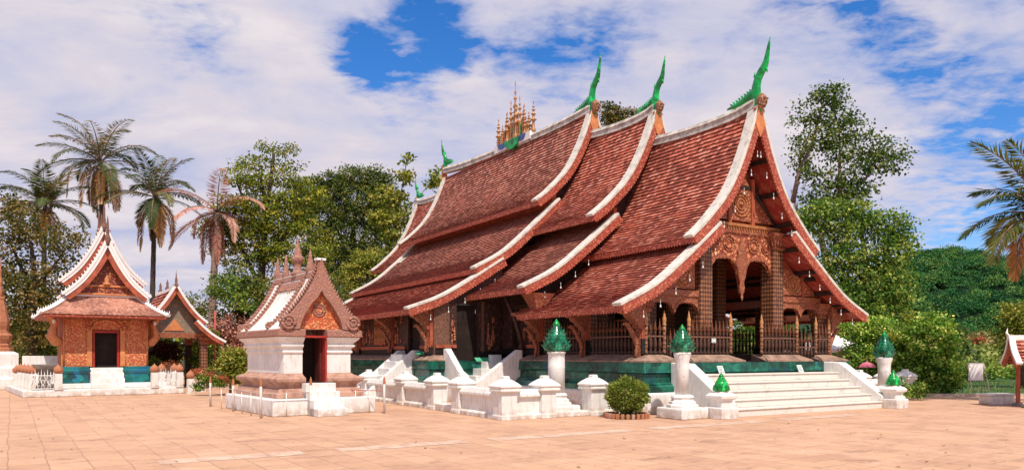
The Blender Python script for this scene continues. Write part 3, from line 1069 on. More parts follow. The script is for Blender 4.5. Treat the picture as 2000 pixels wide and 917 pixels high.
# front wall of the wide rear part, either side of the narrow part
for mr in (False, True):
    fx = (lambda u: 12 - u) if mr else (lambda u: u)
    wallpoly('wall', [(fx(-1.7), 1.37), (fx(-.72), 1.37), (fx(-.72), 4.0), (fx(-1.7), 3.55)], 'y', 9.3, 9.44, M['brownwood'])
    wallpoly('wall', [(fx(.22), 1.37), (fx(1.4), 1.37), (fx(1.4), 5.1), (fx(.22), 4.45)], 'y', 9.3, 9.44, M['panel'])
    wallpoly('wall', [(fx(-.72), 3.6), (fx(.22), 3.6), (fx(.22), 4.45), (fx(-.72), 4.0)], 'y', 9.3, 9.44, M['darkwood'])
    wbox('doorway_shade_sheet', (min(fx(-.72), fx(.22)), 9.46, 1.4), (max(fx(-.72), fx(.22)), 9.5, 3.6), M['interior'])  # solid dark sheet that paints in the shade behind the doorway
wbox('doorway_shade_sheet', (1.56, 7.9, 1.4), (1.6, 8.5, 3.55), M['interior'])  # dark board in place of the unlit space behind this door
wbox('carved_panel', (-1.02, 9.24, 1.75), (-.74, 9.298, 3.75), M['panel'])
wbox('carved_panel', (.5, 9.24, 1.75), (1.25, 9.298, 3.7), M['panel'])
wbox('panel_frame', (.40, 9.21, 1.7), (.495, 9.298, 3.75), M['brownwood'])
wbox('wall', (-1.70, 9.45, 1.37), (-1.56, 10.6, 3.55), M['panel'])
wbox('wall', (-1.70, 11.8, 1.37), (-1.56, 23.7, 3.55), M['panel'])
wbox('wall', (-1.70, 10.6, 3.35), (-1.56, 11.8, 3.55), M['darkwood'])
wbox('doorway_shade_sheet', (-1.54, 10.6, 1.4), (-1.5, 11.8, 3.35), M['interior'])  # sheet coloured dark for the shade within the side door
wbox('wall', (13.56, 9.45, 1.37), (13.7, 23.7, 3.55), M['panel'])
wbox('wall', (-1.5, 23.56, 1.37), (13.5, 23.7, 3.7), M['panel'])
wbox('wall', (1.4, 27.4, 1.37), (10.6, 27.5, 4.4), M['panel'])
# rear gable boards
def gable_fill(prof, v, zmin, m, off=.2):
    q = resample(smooth_profile(prof), .35)
    nn = normals(q)
    L_ = [p - n * off for p, n in zip(q, nn)]
    L_ = [p for p in L_ if p.x < 5.97 and p.y > zmin]
    pts = [(p.x, p.y) for p in L_] + [(12 - p.x, p.y) for p in reversed(L_)]
    wallpoly('gable_wall', pts, 'y', v, v + .1, m)


gable_fill(B3U, 23.7, 8.2, M['panel'])
gable_fill(B3U, 9.6, 8.2, M['darkwood'])
gable_fill(B2U, 5.6, 6.95, M['darkwood'])
# skirting under the panels
for lo, hi in (((1.35, 6.6, 1.622), (1.43, 7.85, 1.85)), ((-1.76, 12.0, 1.622), (-1.68, 23.6, 1.82)), ((-1.76, 9.4, 1.622), (-1.68, 10.5, 1.82)), ((-1.66, 9.24, 1.622), (-.74, 9.30, 1.86)), ((.3, 9.22, 1.4), (1.3, 9.29, 1.72)), ((1.35, 8.52, 1.622), (1.42, 9.2, 1.85))):
    wbox('dado', lo, hi, M['dado'])
for lo, hi in (((1.33, 6.6, 1.86), (1.42, 7.85, 2.0)), ((-1.78, 12.0, 1.83), (-1.69, 23.6, 1.97)), ((-1.78, 9.4, 1.83), (-1.69, 10.5, 1.97)), ((-1.66, 9.20, 1.87), (-.76, 9.298, 2.0)), ((-1.78, 12.0, 3.38), (-1.69, 23.6, 3.5)), ((1.33, 6.6, 3.3), (1.42, 7.85, 3.45))):
    wbox('wall_rail', lo, hi, M['redwood'])

# carved figures standing out from the side panels (each panel a cluster of gilt reliefs)
def reliefs(n, u, va, vb, za, zb):
    mb = MB()
    for i in range(n):
        v = rnd.uniform(va + .1, vb - .1)
        h = rnd.uniform(.25, .6)
        z = za + rnd.random() ** 1.5 * (zb - za - h)
        r = rnd.uniform(.05, .10)
        mb.lathe([(r * .7, 0), (r, h * .12), (r * .6, h * .3), (r * .85, h * .5), (r * .5, h * .68), (r * .55, h * .8), (.012, h)], (u, v, z), 7)
    return mb


for va, vb in ((12.1, 13.2), (13.5, 17.3), (17.6, 23.4), (9.5, 10.5)):
    reliefs(int((vb - va) * 7), -1.72, va, vb, 2.0, 3.4).build('relief_figures', M['carved'], T)
reliefs(12, 1.38, 6.65, 7.8, 2.05, 3.3).build('relief_figures', M['carved'], T)
rf_ = reliefs(9, 0, .55, 1.2, 1.8, 3.2)
rf_.v = [(b, 9.235 + a, c) for a, b, c in rf_.v]
rf_.build('relief_figures', M['carved'], T)
rf_ = reliefs(5, 0, -1.05, -.72, 1.85, 3.5)
rf_.v = [(b, 9.235 + a, c) for a, b, c in rf_.v]
rf_.build('relief_figures', M['carved'], T)
# barred window on the side wall
mb = MB()
mb.box((-1.79, 14.15, 2.05), (-1.705, 15.55, 2.15))
mb.box((-1.79, 14.15, 3.0), (-1.705, 15.55, 3.1))
wf = mb.build('window', M['redwood'], T)
for k in range(8):
    mb = MB()
    mb.lathe([(.04, 0), (.05, .15), (.03, .3), (.055, .5), (.03, .7), (.045, .85)], (-1.77, 14.25 + k * .17, 2.15), 7)
    mb.build('window_bar', M['goldwood'], wf)

# columns
def column(u, v, z0, z1, w, m, cap=True):
    mb = MB()
    mb.box((u - w / 2, v - w / 2, z0), (u + w / 2, v + w / 2, z1))
    o = mb.build('column', m, T)
    bevel(o, .02)
    if cap:
        mb = MB()
        zc = z1 - .55
        mb.lathe([(w * .55, 0), (w * .62, .06), (w * .55, .12), (w * .6, .2), (w * .78, .36), (w * .95, .46), (w * .98, .55)], (u, v, zc), sq=True)
        for i in range(5):
            for sx in (-1, 1):
                mb.lathe([(.0, 0), (.05, .05), (.06, .2), (.02, .34)], (u + (i - 2) * w * .28, v + sx * w * .68, zc + .12), 6)
                mb.lathe([(.0, 0), (.05, .05), (.06, .2), (.02, .34)], (u + sx * w * .68, v + (i - 2) * w * .28, zc + .12), 6)
        mb.build('capital', M['carvedfine'], o)
    mb = MB()
    mb.box((u - w / 2 - .02, v - w / 2 - .02, z0), (u + w / 2 + .02, v + w / 2 + .02, z0 + .5))
    mb.build('column_base', M['dado'], o)
    return o


for u in (4.2, 7.8):
    column(u, .95, FL, 5.9, .56, M['stencil'])
    column(u, 3.6, FL, 6.2, .5, M['stencil'], False)
    column(u, 6.4, FL, 6.4, .5, M['stencil'], False)
for u in (1.62, 10.4):
    for v in (.95, 3.6, 6.4):
        column(u, v, FL, 3.52, .36, M['stencil'], v < 1)
for v in (.72, 3.58, 6.45):
    mb = MB()
    mb.box((1.28, v - .15, 2.1), (1.43, v + .15, 3.45))
    o = mb.build('column_facing', M['redwood'], T)
    mb = MB()
    mb.box((1.26, v - .17, 1.622), (1.45, v + .17, 2.1))
    mb.build('facing_base', M['dado'], o)
for v in (9.55, 13.4, 17.5, 21.5):
    mb = MB()
    mb.box((-1.82, v - .15, 1.9), (-1.66, v + .15, 3.5))
    o = mb.build('column_facing', M['redwood'], T)
    mb = MB()
    mb.box((-1.84, v - .16, 1.622), (-1.64, v + .16, 1.9))
    mb.build('facing_base', M['dado'], o)
# beams in the porch
for v in (.95, 3.6, 6.4):
    if v > 6:
        wbox('tie_beam', (2.3, v - .1, 3.72), (9.7, v + .1, 3.95), M['interior'])  # coloured darker than the other beams so it looks unlit
    if v > 1:
        wbox('tie_beam', (4.3, v - .12, 5.9), (7.7, v + .12, 6.2), M['darkwood'])
for u in (4.2, 7.8):
    wbox('tie_beam', (u - .12, .8, 5.98), (u + .12, 8.9, 6.2), M['darkwood'])
for u in (2.6, 9.4):
    wbox('tie_beam', (u - .08, .35, 4.3), (u + .08, 8.0, 4.45), M['darkwood'])
for u, z in ((1.15, 3.40), (10.85, 3.40)):
    wbox('tie_beam', (u - .08, .3, z), (u + .08, 8.0, z + .14), M['darkwood'])

# eave brackets: a flared corbel over a curling carved brace
bk = MB()
bk.prism([(0, .86), (-.10, .88), (-.14, .98), (-.26, 1.05), (-.30, 1.13), (-.45, 1.2), (-.50, 1.28), (-.72, 1.36), (-.78, 1.44), (-1.1, 1.52), (-1.1, 1.6), (0, 1.86)], 'y', -.16, .16)
bk.tube([(-.04, 0, -.04), (-.12, 0, .03), (-.10, 0, .16), (-.06, 0, .3), (-.12, 0, .48), (-.24, 0, .68), (-.36, 0, .86), (-.46, 0, .98), (-.58, 0, 1.03), (-.62, 0, .96)], [.03, .05, .06, .07, .08, .08, .07, .075, .06, .03], 8, 1.0, True, (0, 1, 0))
for a, b in ((-.2, .56), (-.31, .74), (-.41, .9), (-.14, .42)):
    bk.lathe([(0, -.08), (.06, -.04), (.05, .05), (0, .1)], (a, 0, b + .05), 7)
bk.box((-.03, -.1, .0), (.02, .1, 1.0))
bk0 = None
for (u, v, sx, sy, z) in [(1.28, .72, 1, 1, 1.55), (1.28, 3.58, 1, 1, 1.55), (1.28, 6.45, 1, 1, 1.55), (-1.82, 9.62, .95, 1, 1.72), (-1.82, 13.4, .95, 1, 1.72), (-1.82, 17.5, .95, 1, 1.72), (-1.82, 21.5, .95, 1, 1.72)]:
    for mr in (False, True):
        if bk0 is None:
            bk0 = bk.build('eave_bracket', M['carvedfine'], T)
            o = bk0
        else:
            o = inst(bk0, 'eave_bracket', T)
        o.location = (12 - u if mr else u, v, z)
        o.scale = (-sx if mr else sx, sy, 1)
# slanting struts in the recess by the corner stair
for v in (7.45,):
    mb = MB()
    mb.tube([(1.3, v, 1.75), (.9, v, 2.9), (.35, v, 4.0)], [.09, .09, .07], 6)
    mb.build('strut', M['panel'], T)
# corbel at the foot of the second roof's front edge
for u in (.55, 11.45):
    mb = MB()
    mb.lathe([(.20, 0), (.24, .1), (.2, .2), (.34, .55), (.44, .75)], (u, 5.35, 3.05), sq=True)
    mb.build('corbel', M['carvedfine'], T)

# the front gable
def arch_low(x, hi, lo, n, side_lo):
    """lower edge of a carved valance of n arches; x in 0..1"""
    t = (x * n) % 1.0
    base = hi - (hi - lo) * abs(2 * t - 1) ** 3.6
    e = min(x, 1 - x) * n
    if e < .5:
        base = hi - (hi - side_lo) * (abs(2 * t - 1) ** 3.6)
    return base + .018 * math.sin(x * n * 60)


def valance(name, u0, u1, v, ztop, hi, lo, n, side_lo, m, thick=.12):
    mb = MB()
    K = 40 * n
    rings = []
    for k in range(K + 1):
        s = k / K
        u = u0 + (u1 - u0) * s
        zl = arch_low(min(max(s, 1e-4), 1 - 1e-4), hi, lo, n, side_lo)
        rings.append([(u, v, ztop), (u, v + thick, ztop), (u, v + thick, zl), (u, v, zl)])
    mb.loft(rings)
    o = mb.build(name, m, T)
    # raised border following the arches
    mb = MB()
    path = [(u0 + (u1 - u0) * k / K, v - .02, arch_low(min(max(k / K, 1e-4), 1 - 1e-4), hi, lo, n, side_lo) + .06) for k in range(K + 1)]
    for k in range(K):
        a, b = Vector(path[k]), Vector(path[k + 1])
        mb.loft([[a + Vector((0, 0, -.05)), a + Vector((0, 0, .05)), a + Vector((0, .03, .05)), a + Vector((0, .03, -.05))], [b + Vector((0, 0, -.05)), b + Vector((0, 0, .05)), b + Vector((0, .03, .05)), b + Vector((0, .03, -.05))]])
    mb.build('arch_border', M['carvedfine'], o)
    return o


GV = .78
wbox('gable_beam', (3.95, GV - .06, 5.80), (8.05, GV + .12, 6.02), M['carvedfine'])
mb = MB()
fringe(mb, (4.05, GV - .085, 6.02), (7.95, GV - .085, 6.02), .14, 30, .02)
mb.box((4.1, GV - .12, 6.022), (7.9, GV + .1, 6.12))
mb.build('dentil_course', M['goldwood'], T)
va = valance('arched_valance', 4.35, 7.65, GV, 5.80, 4.90, 3.70, 2, 4.0, M['valance'])
mb = MB()
mb.lathe([(.02, -.25), (.06, -.12), (.04, -.02), (.10, .06), (.13, .2), (.09, .4), (.16, .55), (.22, .85), (.30, 1.05), (.16, 1.35), (.2, 1.5), (.08, 1.7), (.02, 1.95)], (6, GV - .03, 3.72), 10)
pd = mb.build('pendant', M['carvedfine'], va)
pd.scale = (1.15, .3, 1)
pd.location = (6 - 6 * 1.15, (GV - .03) * .7, 0)
# spandrel scrolls
for cx in (4.72, 7.28, 5.38, 6.62):
    mb = MB()
    for rr in (.27, .16):
        for k in range(14):
            a, b = 2 * PI * k / 14, 2 * PI * (k + 1) / 14
            mb.tube([(cx + rr * math.cos(a), GV - .02, 5.42 + rr * math.sin(a)), (cx + rr * math.cos(b), GV - .02, 5.42 + rr * math.sin(b))], .022, 5)
    mb.build('scrollwork', M['carved'], va)
# pediment panels
pp = wallpoly('pediment_panel', [(5.5, 6.25), (6.5, 6.25), (6.5, 7.35), (6, 8.2), (5.5, 7.35)], 'y', GV + .02, GV + .1, M['carved'])
mb = MB()
for rr, tk in ((.42, .04), (.30, .03), (.18, .03)):
    for k in range(20):
        a, b = 2 * PI * k / 20, 2 * PI * (k + 1) / 20
        mb.tube([(6 + rr * math.cos(a), GV + .01, 6.82 + rr * math.sin(a)), (6 + rr * math.cos(b), GV + .01, 6.82 + rr * math.sin(b))], tk, 6)
mb.lathe([(.08, -.02), (.08, .02)], (6, GV, 6.82), 10)
mb.build('medallion', M['goldwood'], pp)
for sg in (-1, 1):
    wallpoly('pediment_panel', [(6 + sg * .66, 6.25), (6 + sg * 1.72, 6.25), (6 + sg * .66, 7.2)], 'y', GV + .03, GV + .1, M['carved'])
    wbox('king_post', (6 + sg * .58 - .08, GV - .03, 6.12), (6 + sg * .58 + .08, GV + .16, 7.75), M['redwood'])
    mb = MB()
    mb.tube([(6 + sg * .62, GV + .06, 7.4), (6 + sg * 1.95, GV + .06, 6.12)], .09, 4)
    mb.build('rafter', M['darkwood'], T)
wbox('collar_beam', (5.1, GV, 7.36), (6.9, GV + .14, 7.5), M['darkwood'])
gable_fill(B1U, GV + .2, 6.1, M['redwood'], .22)
# side bays of the front
for mr in (False, True):
    fx = (lambda u: 12 - u) if mr else (lambda u: u)
    lo, hi = sorted((fx(1.75), fx(3.95)))
    wbox('bay_beam', (lo - .1, GV - .05, 3.52), (hi + .02, GV + .12, 3.72), M['carvedfine'])
    valance('arched_valance', lo, hi, GV, 3.52, 3.30, 2.95, 2, 3.0, M['carvedfine'])
    bp = wallpoly('bay_panel', [(fx(2.75), 3.78), (fx(3.8), 3.78), (fx(3.8), 4.75), (fx(2.75), 4.42)], 'y', GV + .02, GV + .1, M['carved'])
    mb = MB()
    for rr, tk in ((.32, .03), (.2, .03)):
        for k in range(18):
            a, b = 2 * PI * k / 18, 2 * PI * (k + 1) / 18
            mb.tube([(fx(3.27) + rr * math.cos(a), GV + .01, 4.17 + rr * math.sin(a)), (fx(3.27) + rr * math.cos(b), GV + .01, 4.17 + rr * math.sin(b))], tk, 6)
    mb.build('medallion', M['goldwood'], bp)
    wallpoly('bay_panel', [(fx(1.8), 3.78), (fx(2.6), 3.78), (fx(2.6), 4.3)], 'y', GV + .03, GV + .1, M['carved'])
    lo2, hi2 = sorted((fx(2.6), fx(2.75)))
    wbox('king_post', (lo2, GV - .02, 3.72), (hi2, GV + .14, 4.5), M['redwood'])
    wallpoly('gable_wall', [(fx(1.75), 3.7), (fx(4.0), 3.7), (fx(4.0), 5.4), (fx(2.7), 4.45)], 'y', GV + .2, GV + .26, M['redwood'])
# hanging bells under the front edges
bell = MB()
bell.tube([(0, 0, 0), (0, 0, -.16)], .008, 4)
bell.lathe([(.008, -.13), (.018, -.15), (.026, -.20), (.03, -.215)], n=8)
b0 = None
for prof, v0 in ((B1U, -.02), (B1L, -.02), (B2L, 4.96), (B3L, 9.07)):
    pts = resample(smooth_profile(prof), .75)
    nn = normals(pts)
    for p, n in list(zip(pts, nn))[1:-1]:
        for mr in (False, True):
            q = p - n * .45
            if b0 is None:
                b0 = bell.build('hanging_bell', M['sign'], T)
                o = b0
            else:
                o = inst(b0, 'hanging_bell', T)
            o.location = (12 - q.x if mr else q.x, v0 + .03, q.y)


# ------------------------------------------------------------------ railings of the porch
def tw(u, v, z=0.0):
    c, s = math.cos(TH), math.sin(TH)
    return Vector((T.location.x + KT * (u * c - v * s), T.location.y + KT * (u * s + v * c), T.location.z + KT * z))


_b = MB()
_b.lathe([(.035, 0), (.045, .02), (.045, .08), (.03, .10), (.055, .2), (.06, .34), (.045, .46), (.03, .5), (.03, .64), (.045, .68), (.03, .72)], n=8)
BAL = _b.build('baluster', M['spindle'])
_b = MB()
_b.lathe([(.03, 0), (.055, .06), (.06, .12), (.03, .2), (.02, .24), (.028, .27), (.012, .34), (.0, .46)], n=8)
BTIP = _b.build('tip', M['spear'])
_b = MB()
_b.lathe([(.06, 0), (.06, .1), (.05, .12), (.062, .2), (.062, .36), (.05, .4), (.06, .46), (.06, .6), (.05, .66), (.065, .7), (.06, .92)], n=10)
RPOST = _b.build('post', M['stencil'])
_b = MB()
_b.lathe([(.065, 0), (.07, .05), (.05, .08), (.07, .16), (.065, .24), (.04, .3), (.045, .34), (.02, .42), (.0, .52)], n=10)
RTIP = _b.build('tip', M['gold'])
TEMPL = [BAL, BTIP, RPOST, RTIP]


def railing(p0, p1, label, z=1.625, group='turned wooden railings of the temple porch', gate=False, posts=(True, True), nm=None):
    p0, p1 = Vector((*p0, 0)), Vector((*p1, 0))
    L = (p1 - p0).length
    ang = math.atan2((p1 - p0).y, (p1 - p0).x)
    r = thing(nm or ('wooden_gate' if gate else 'wooden_railing'), label, 'gate' if gate else 'railing', tw(p0.x, p0.y, z), TH + ang, group)
    r.scale = (KT, KT, KT)
    n = max(2, int(round(L / .185)))
    for i in range(1, n):
        b = inst(BAL, 'baluster', r, (L * i / n, 0, .0), 0, (1, 1, .92 if gate else 1))
        inst(BTIP, 'tip', b, (0, 0, .70))
    if not gate:
        for i, on in enumerate(posts):
            if on:
                q = inst(RPOST, 'post', r, (L * i, 0, 0))
                inst(RTIP, 'tip', q, (0, 0, .9))
    for zz in ((.06, .56) if not gate else (.08, .5)):
        m = MB()
        m.cbox((L / 2, 0, zz), (L - .04, .07, .05))
        m.build('rail', M['brownwood'] if zz > .3 else M['darkwood'], r)
    if gate:
        for i in (0, 1):
            m = MB()
            m.cbox((.04 + i * (L - .08), 0, .42), (.06, .06, .84))
            m.build('stile', M['darkwood'], r)
    return r


railing((1.45, .58), (2.22, .58), 'short dark railing at the left front corner of the temple porch')
railing((2.3, .58), (3.22, .58), 'low dark gate in the temple porch front, left of the central doorway', 1.375, 'gates of the temple porch', True)
railing((3.3, .58), (5.25, .58), 'dark spindle railing with orange tips left of the central doorway')
railing((6.8, .58), (8.7, .58), 'dark spindle railing with orange tips right of the central doorway')
railing((8.78, .58), (9.7, .58), 'low dark gate in the temple porch front, right of the central doorway', 1.375, 'gates of the temple porch', True)
railing((9.78, .58), (10.55, .58), 'short dark railing at the right front corner of the temple porch')
railing((1.42, 3.4), (1.42, .95), 'dark side railing of the porch between its first two eave brackets', posts=(False, False))
railing((1.42, 6.25), (1.42, 3.78), 'dark side railing of the porch behind the tall lotus pillar by the fence', posts=(False, False))
railing((10.58, 3.4), (10.58, .95), 'far side railing of the porch seen in shade under the right eave, its front half', posts=(False, False))
railing((10.58, 6.25), (10.58, 3.78), 'far railing of the porch seen against greenery through the central doorway', posts=(False, False))
for o in TEMPL:
    bpy.data.objects.remove(o)


# ------------------------------------------------------------------ stairs
def slab(prof, axis, t0, t1, m, name, parent, bv=.03):
    mb = MB()
    mb.prism(prof, axis, t0, t1)
    return bevel(mb.build(name, m, parent), bv)


S = thing('front_staircase', 'broad white flight of five steps rising to the temple front between sloping side walls', 'staircase', tw(2.445, -2.17, GZ), TH)
S.scale = (KT, KT, KT)
hh = (.99 - GZ) / 5
vs = [0, .40, .80, 1.22, 1.64]
for k in range(5):
    m = MB()
    z1 = (k + 1) * hh - .004
    m.box((.004, vs[k], k * hh if k else 0), (7.086, 2.30 if k == 4 else 2.2, z1 - .045))
    m.box((.004, vs[k] - .035, z1 - .043), (7.086, 2.301, z1))
    bevel(m.build('step', M['stepplaster'], S), .012)
for u0, u1 in ((-.42, 0), (7.09, 7.51)):
    slab([(0, 0), (0, .42), (.08, .47), (1.62, 1.53), (2.26, 1.56), (2.26, 0)], 'x', u0, u1, M['plaster'], 'side_wall', S)

S2 = thing('side_staircase', 'narrow white flight with two sloping walls up to the side door behind the fence', 'staircase', tw(-2.1, 10.35, GZ), TH)
S2.scale = (KT, KT, KT)
for k in range(6):
    z1 = 1.62 - GZ - k * .28
    m = MB()
    m.box((-1.75 if k == 5 else -.1 - .28 * (k + 1), .26, 0), (.25 if k == 0 else -.1 - .28 * k, 1.46, z1))
    bevel(m.build('step', M['plaster'], S2), .015)
for v0 in (0, 1.47):
    slab([(.28, 0), (.28, 1.98), (.0, 1.98), (-1.35, .86), (-2.0, .3), (-2.0, 0)], 'y', v0, v0 + .25, M['plaster'], 'side_wall', S2)

S3 = thing('corner_staircase', 'white stair of wrapping steps in the inner corner of the temple side', 'staircase', tw(1.4, 9.3, GZ), TH)
S3.scale = (KT, KT, KT)
for k in range(6):
    z1 = 1.60 - GZ - k * .27
    f = (k + 1.0)
    m = MB()
    au, av = .55 + .36 * f, .50 + .22 * f
    if k == 0:
        m.box((-au, -av, 0), (-.45, -.45, z1))
    else:
        pu, pv = .55 + .36 * k, .50 + .22 * k
        m.loft([[(-au, -av, z), (-.02 - .45, -av, z), (-.47, -pv, z), (-pu, -pv, z), (-pu, -.45, z), (-au, -.45, z)] for z in (0, z1)])
    bevel(m.build('step', M['plaster'], S3), .015)
slab([(-.3, 0), (-.3, 1.98), (-.5, 2.0), (-2.2, .84), (-3.0, .32), (-3.0, 0)], 'y', -2.05, -1.80, M['plaster'], 'side_wall', S3)
slab([(-.3, 0), (-.3, 2.03), (-.5, 2.05), (-1.55, 1.2), (-1.95, 1.05), (-2.3, .5), (-2.3, 0)], 'x', -2.85, -2.6, M['plaster'], 'side_wall', S3)

# ------------------------------------------------------------------ white fence round the temple
FO = Vector((3.26, 22, 0))


def fw(u, v, z=0.0):
    c, s = math.cos(TH), math.sin(TH)
    return Vector((FO.x + u * c - v * s, FO.y + u * s + v * c, z))


def post_meshes():
    m = MB()
    w = .22
    m.lathe([(w + .02, 0), (w + .02, .10), (w, .13), (w, .66), (w + .015, .68)], sq=True)
    a = bevel(m.build('post', M['plaster']), .02)
    m = MB()
    m.lathe([(w + .03, .68), (w + .075, .70), (w + .075, .745), (w + .05, .77), (w + .085, .80), (w + .085, .835), (w + .02, .90), (w - .08, .975), (w - .13, 1.0), (w - .13, 1.06), (w - .15, 1.075)], sq=True)
    b = bevel(m.build('cap', M['plaster']), .018)
    return a, b


PA, PB = post_meshes()


def fence_post(u, v, label):
    r = thing('fence_post', label, 'fence post', fw(u, v), TH, 'capped posts of the white temple fence')
    o = inst(PA, 'shaft', r)
    md = o.modifiers.new('bevel', 'BEVEL')
    md.width, md.segments, md.limit_method = .02, 2, 'ANGLE'
    o = inst(PB, 'cap', r)
    md = o.modifiers.new('bevel', 'BEVEL')
    md.width, md.segments, md.limit_method = .018, 2, 'ANGLE'
    return r


def fence_wall(p0, p1, label, h=.74, sill=False):
    p0, p1 = Vector((*p0, 0)), Vector((*p1, 0))
    d = p1 - p0
    L = d.length
    r = thing('fence_sill' if sill else 'fence_wall', label, 'fence', fw(p0.x, p0.y), TH + math.atan2(d.y, d.x), 'low sills in the fence openings' if sill else 'panelled walls of the white temple fence')
    a, b = .225, L - .225
    m = MB()
    if sill:
        m.box((a, -.17, 0), (b, .17, h))
        bevel(m.build('sill', M['plaster'], r), .02)
        return r
    m.box((a, -.10, 0), (b, .10, .6))
    m.build('panel', M['plaster'], r)
    m = MB()
    m.loft([[(x, -.17, 0), (x, .17, 0), (x, .17, .10), (x, .105, .16), (x, -.105, .16), (x, -.17, .10)] for x in (a, b)])
    bevel(m.build('base', M['plaster'], r), .01)
    m = MB()
    m.loft([[(x, -.105, .53), (x, .105, .53), (x, .19, .56), (x, .19, .62), (x, .12, h), (x, -.12, h), (x, -.19, .62), (x, -.19, .56)] for x in (a, b)])
    bevel(m.build('coping', M['plaster'], r), .012)
    return r


fence_post(-4.85, -1.35, 'white capped post at the corner of the temple fence nearest the camera')
fence_post(-3.68, -1.35, 'white capped post on the left of the fence opening beneath the tall lotus pillar')
fence_post(-2.12, -1.35, 'white capped post just left of the round clipped bush')
fence_post(-4.8, 1.03, 'white capped post on the right of the fence opening in front of the corner stair')
fence_post(-4.75, 2.7, 'white capped post on the left of the fence opening in front of the corner stair')
fence_post(-4.75, 5.0, 'white capped post below the foot of the narrow side stair')
fence_post(-4.75, 8.3, 'white capped post beside the small white shrine')
fence_post(9.52, -1.35, 'white capped post rising behind the right side wall of the front stair')
fence_post(11.1, -1.35, 'white capped post half hidden behind the lotus pillar at the right end')
fence_post(12.29, -1.35, 'white capped post farthest right, against the flowering bushes')
fence_wall((-4.85, -1.35), (-3.68, -1.35), 'short white panelled wall running right from the nearest corner post')
fence_wall((-4.82, 1.03), (-4.85, -1.35), 'long white panelled wall running left from the nearest corner post')
fence_wall((-2.12, -1.35), (-.55, -1.35), 'white panelled wall half hidden behind the round clipped bush')
fence_wall((-4.75, 5.0), (-4.75, 2.7), 'white panelled wall below the blue green plinth between two posts')
fence_wall((-4.75, 8.3), (-4.75, 5.0), 'white panelled wall beside the small shrine, farthest back')
fence_wall((9.52, -1.35), (11.1, -1.35), 'white panelled wall behind the lotus pillar at the right end')
fence_wall((11.1, -1.35), (12.29, -1.35), 'white panelled wall joining the farthest right post')
fence_wall((-3.68, -1.35), (-2.12, -1.35), 'low white sill across the opening beneath the tall lotus pillar', .14, True)
fence_wall((-4.75, 2.7), (-4.8, 1.03), 'low white sill across the opening before the corner stair', .2, True)
bpy.data.objects.remove(PA)
bpy.data.objects.remove(PB)


# ------------------------------------------------------------------ lotus pillars and pedestals
def lotus(r, z, w, h, tipm=True, n_rows=7, spread=1.0):
    """bud of overlapping pointed petals covered in green mirror glass"""
    core = MB()
    core.lathe([(w * .30, 0), (w * .40, h * .05), (w * .44, h * .22), (w * .36, h * .45), (w * .22, h * .68), (w * .10, h * .86), (.01, h)], n=16)
    b = core.build('lotus_bud', M['lotus'], r, (0, 0, z))
    m = MB()
    for k in range(n_rows):
        s = k / (n_rows - 1)
        zz = h * (.02 + .74 * s)
        rr = w * (.44 - .03 * s) * (1 - s ** 1.4 * .82)
        n = max(5, int(12 - s * 7))
        for i in range(n):
            a = 2 * PI * (i + (k % 2) * .5) / n
            ca, sa = math.cos(a), math.sin(a)
            pw = rr * 2 * PI / n * .52
            ph = h * .23
            tilt = (.085 * (1 - s) + .03) * spread

            def P(o, t, zq):
                return (ca * (rr + o) - sa * t, sa * (rr + o) + ca * t, zz + zq)
            uvr = (rnd.random(), rnd.random())
            c = P((.05 + rnd.uniform(-.015, .02)) * (.4 + .6 * spread), 0, ph * .45)
            A, B, C, D = P(0, -pw * .8, 0), P(0, pw * .8, 0), P(.01, pw, ph * .5), P(tilt, 0, ph)
            E = P(.01, -pw, ph * .5)
            i0 = len(m.v)
            m.v += [A, B, C, D, E, c]
            for q in ((0, 1, 5), (1, 2, 5), (2, 3, 5), (3, 4, 5), (4, 0, 5)):
                m.face([i0 + j for j in q])
    m.build('petals', M['lotus'], b)
    m = MB()
    m.lathe([(w * .12, -.02), (w * .15, h * .05), (w * .08, h * .13), (.004, h * .24)], n=10)
    t = m.build('tip', M['lotustip'], b)
    t.location = (0, 0, h * .84)
    return b


def pillar(p, label, rs, zl, bud_w, bud_h, flare=True):
    r = thing('lotus_pillar', label, 'pillar', p, TH, 'tall white pillars with green lotus buds')
    m = MB()
    m.lathe([(.46, 0), (.46, .26), (.42, .28)], sq=True)
    bevel(m.build('plinth_block', M['plaster'], r), .03)
    m = MB()
    m.lathe([(.40, .28), (.40, .34), (.34, .37), (.34, .42), (.27, .46), (.27, .50), (.30, .53), (.27, .57), (.22, .60)], n=8, smooth=False)
    bevel(m.build('moulded_base', M['plaster'], r), .012)
    m = MB()
    m.lathe([(rs, .60), (rs, zl - .45), (rs * 1.03, zl - .42), (rs, zl - .38), (rs * (1.08 if flare else 1), zl - .2), (rs * (1.32 if flare else 1), zl - .07), (rs * (1.32 if flare else 1.1), zl - .05), (rs * (1.32 if flare else 1.1), zl)], n=14)
    m.build('shaft', M['plaster'], r)
    lotus(r, zl, bud_w, bud_h)
    return r


pillar(Vector((1.18, 19.7, 0)), 'tall white lotus pillar standing just behind the fence opening', .225, 1.69, .70, .80, False)
pillar(Vector((4.30, 18.75, 0)), 'tall white lotus pillar on a stepped base left of the front stair', .165, 1.66, .58, .66)
pillar(Vector((12.03, 24.0, 0)), 'tall white lotus pillar at the right end of the front stair', .19, 1.52, .62, .78)


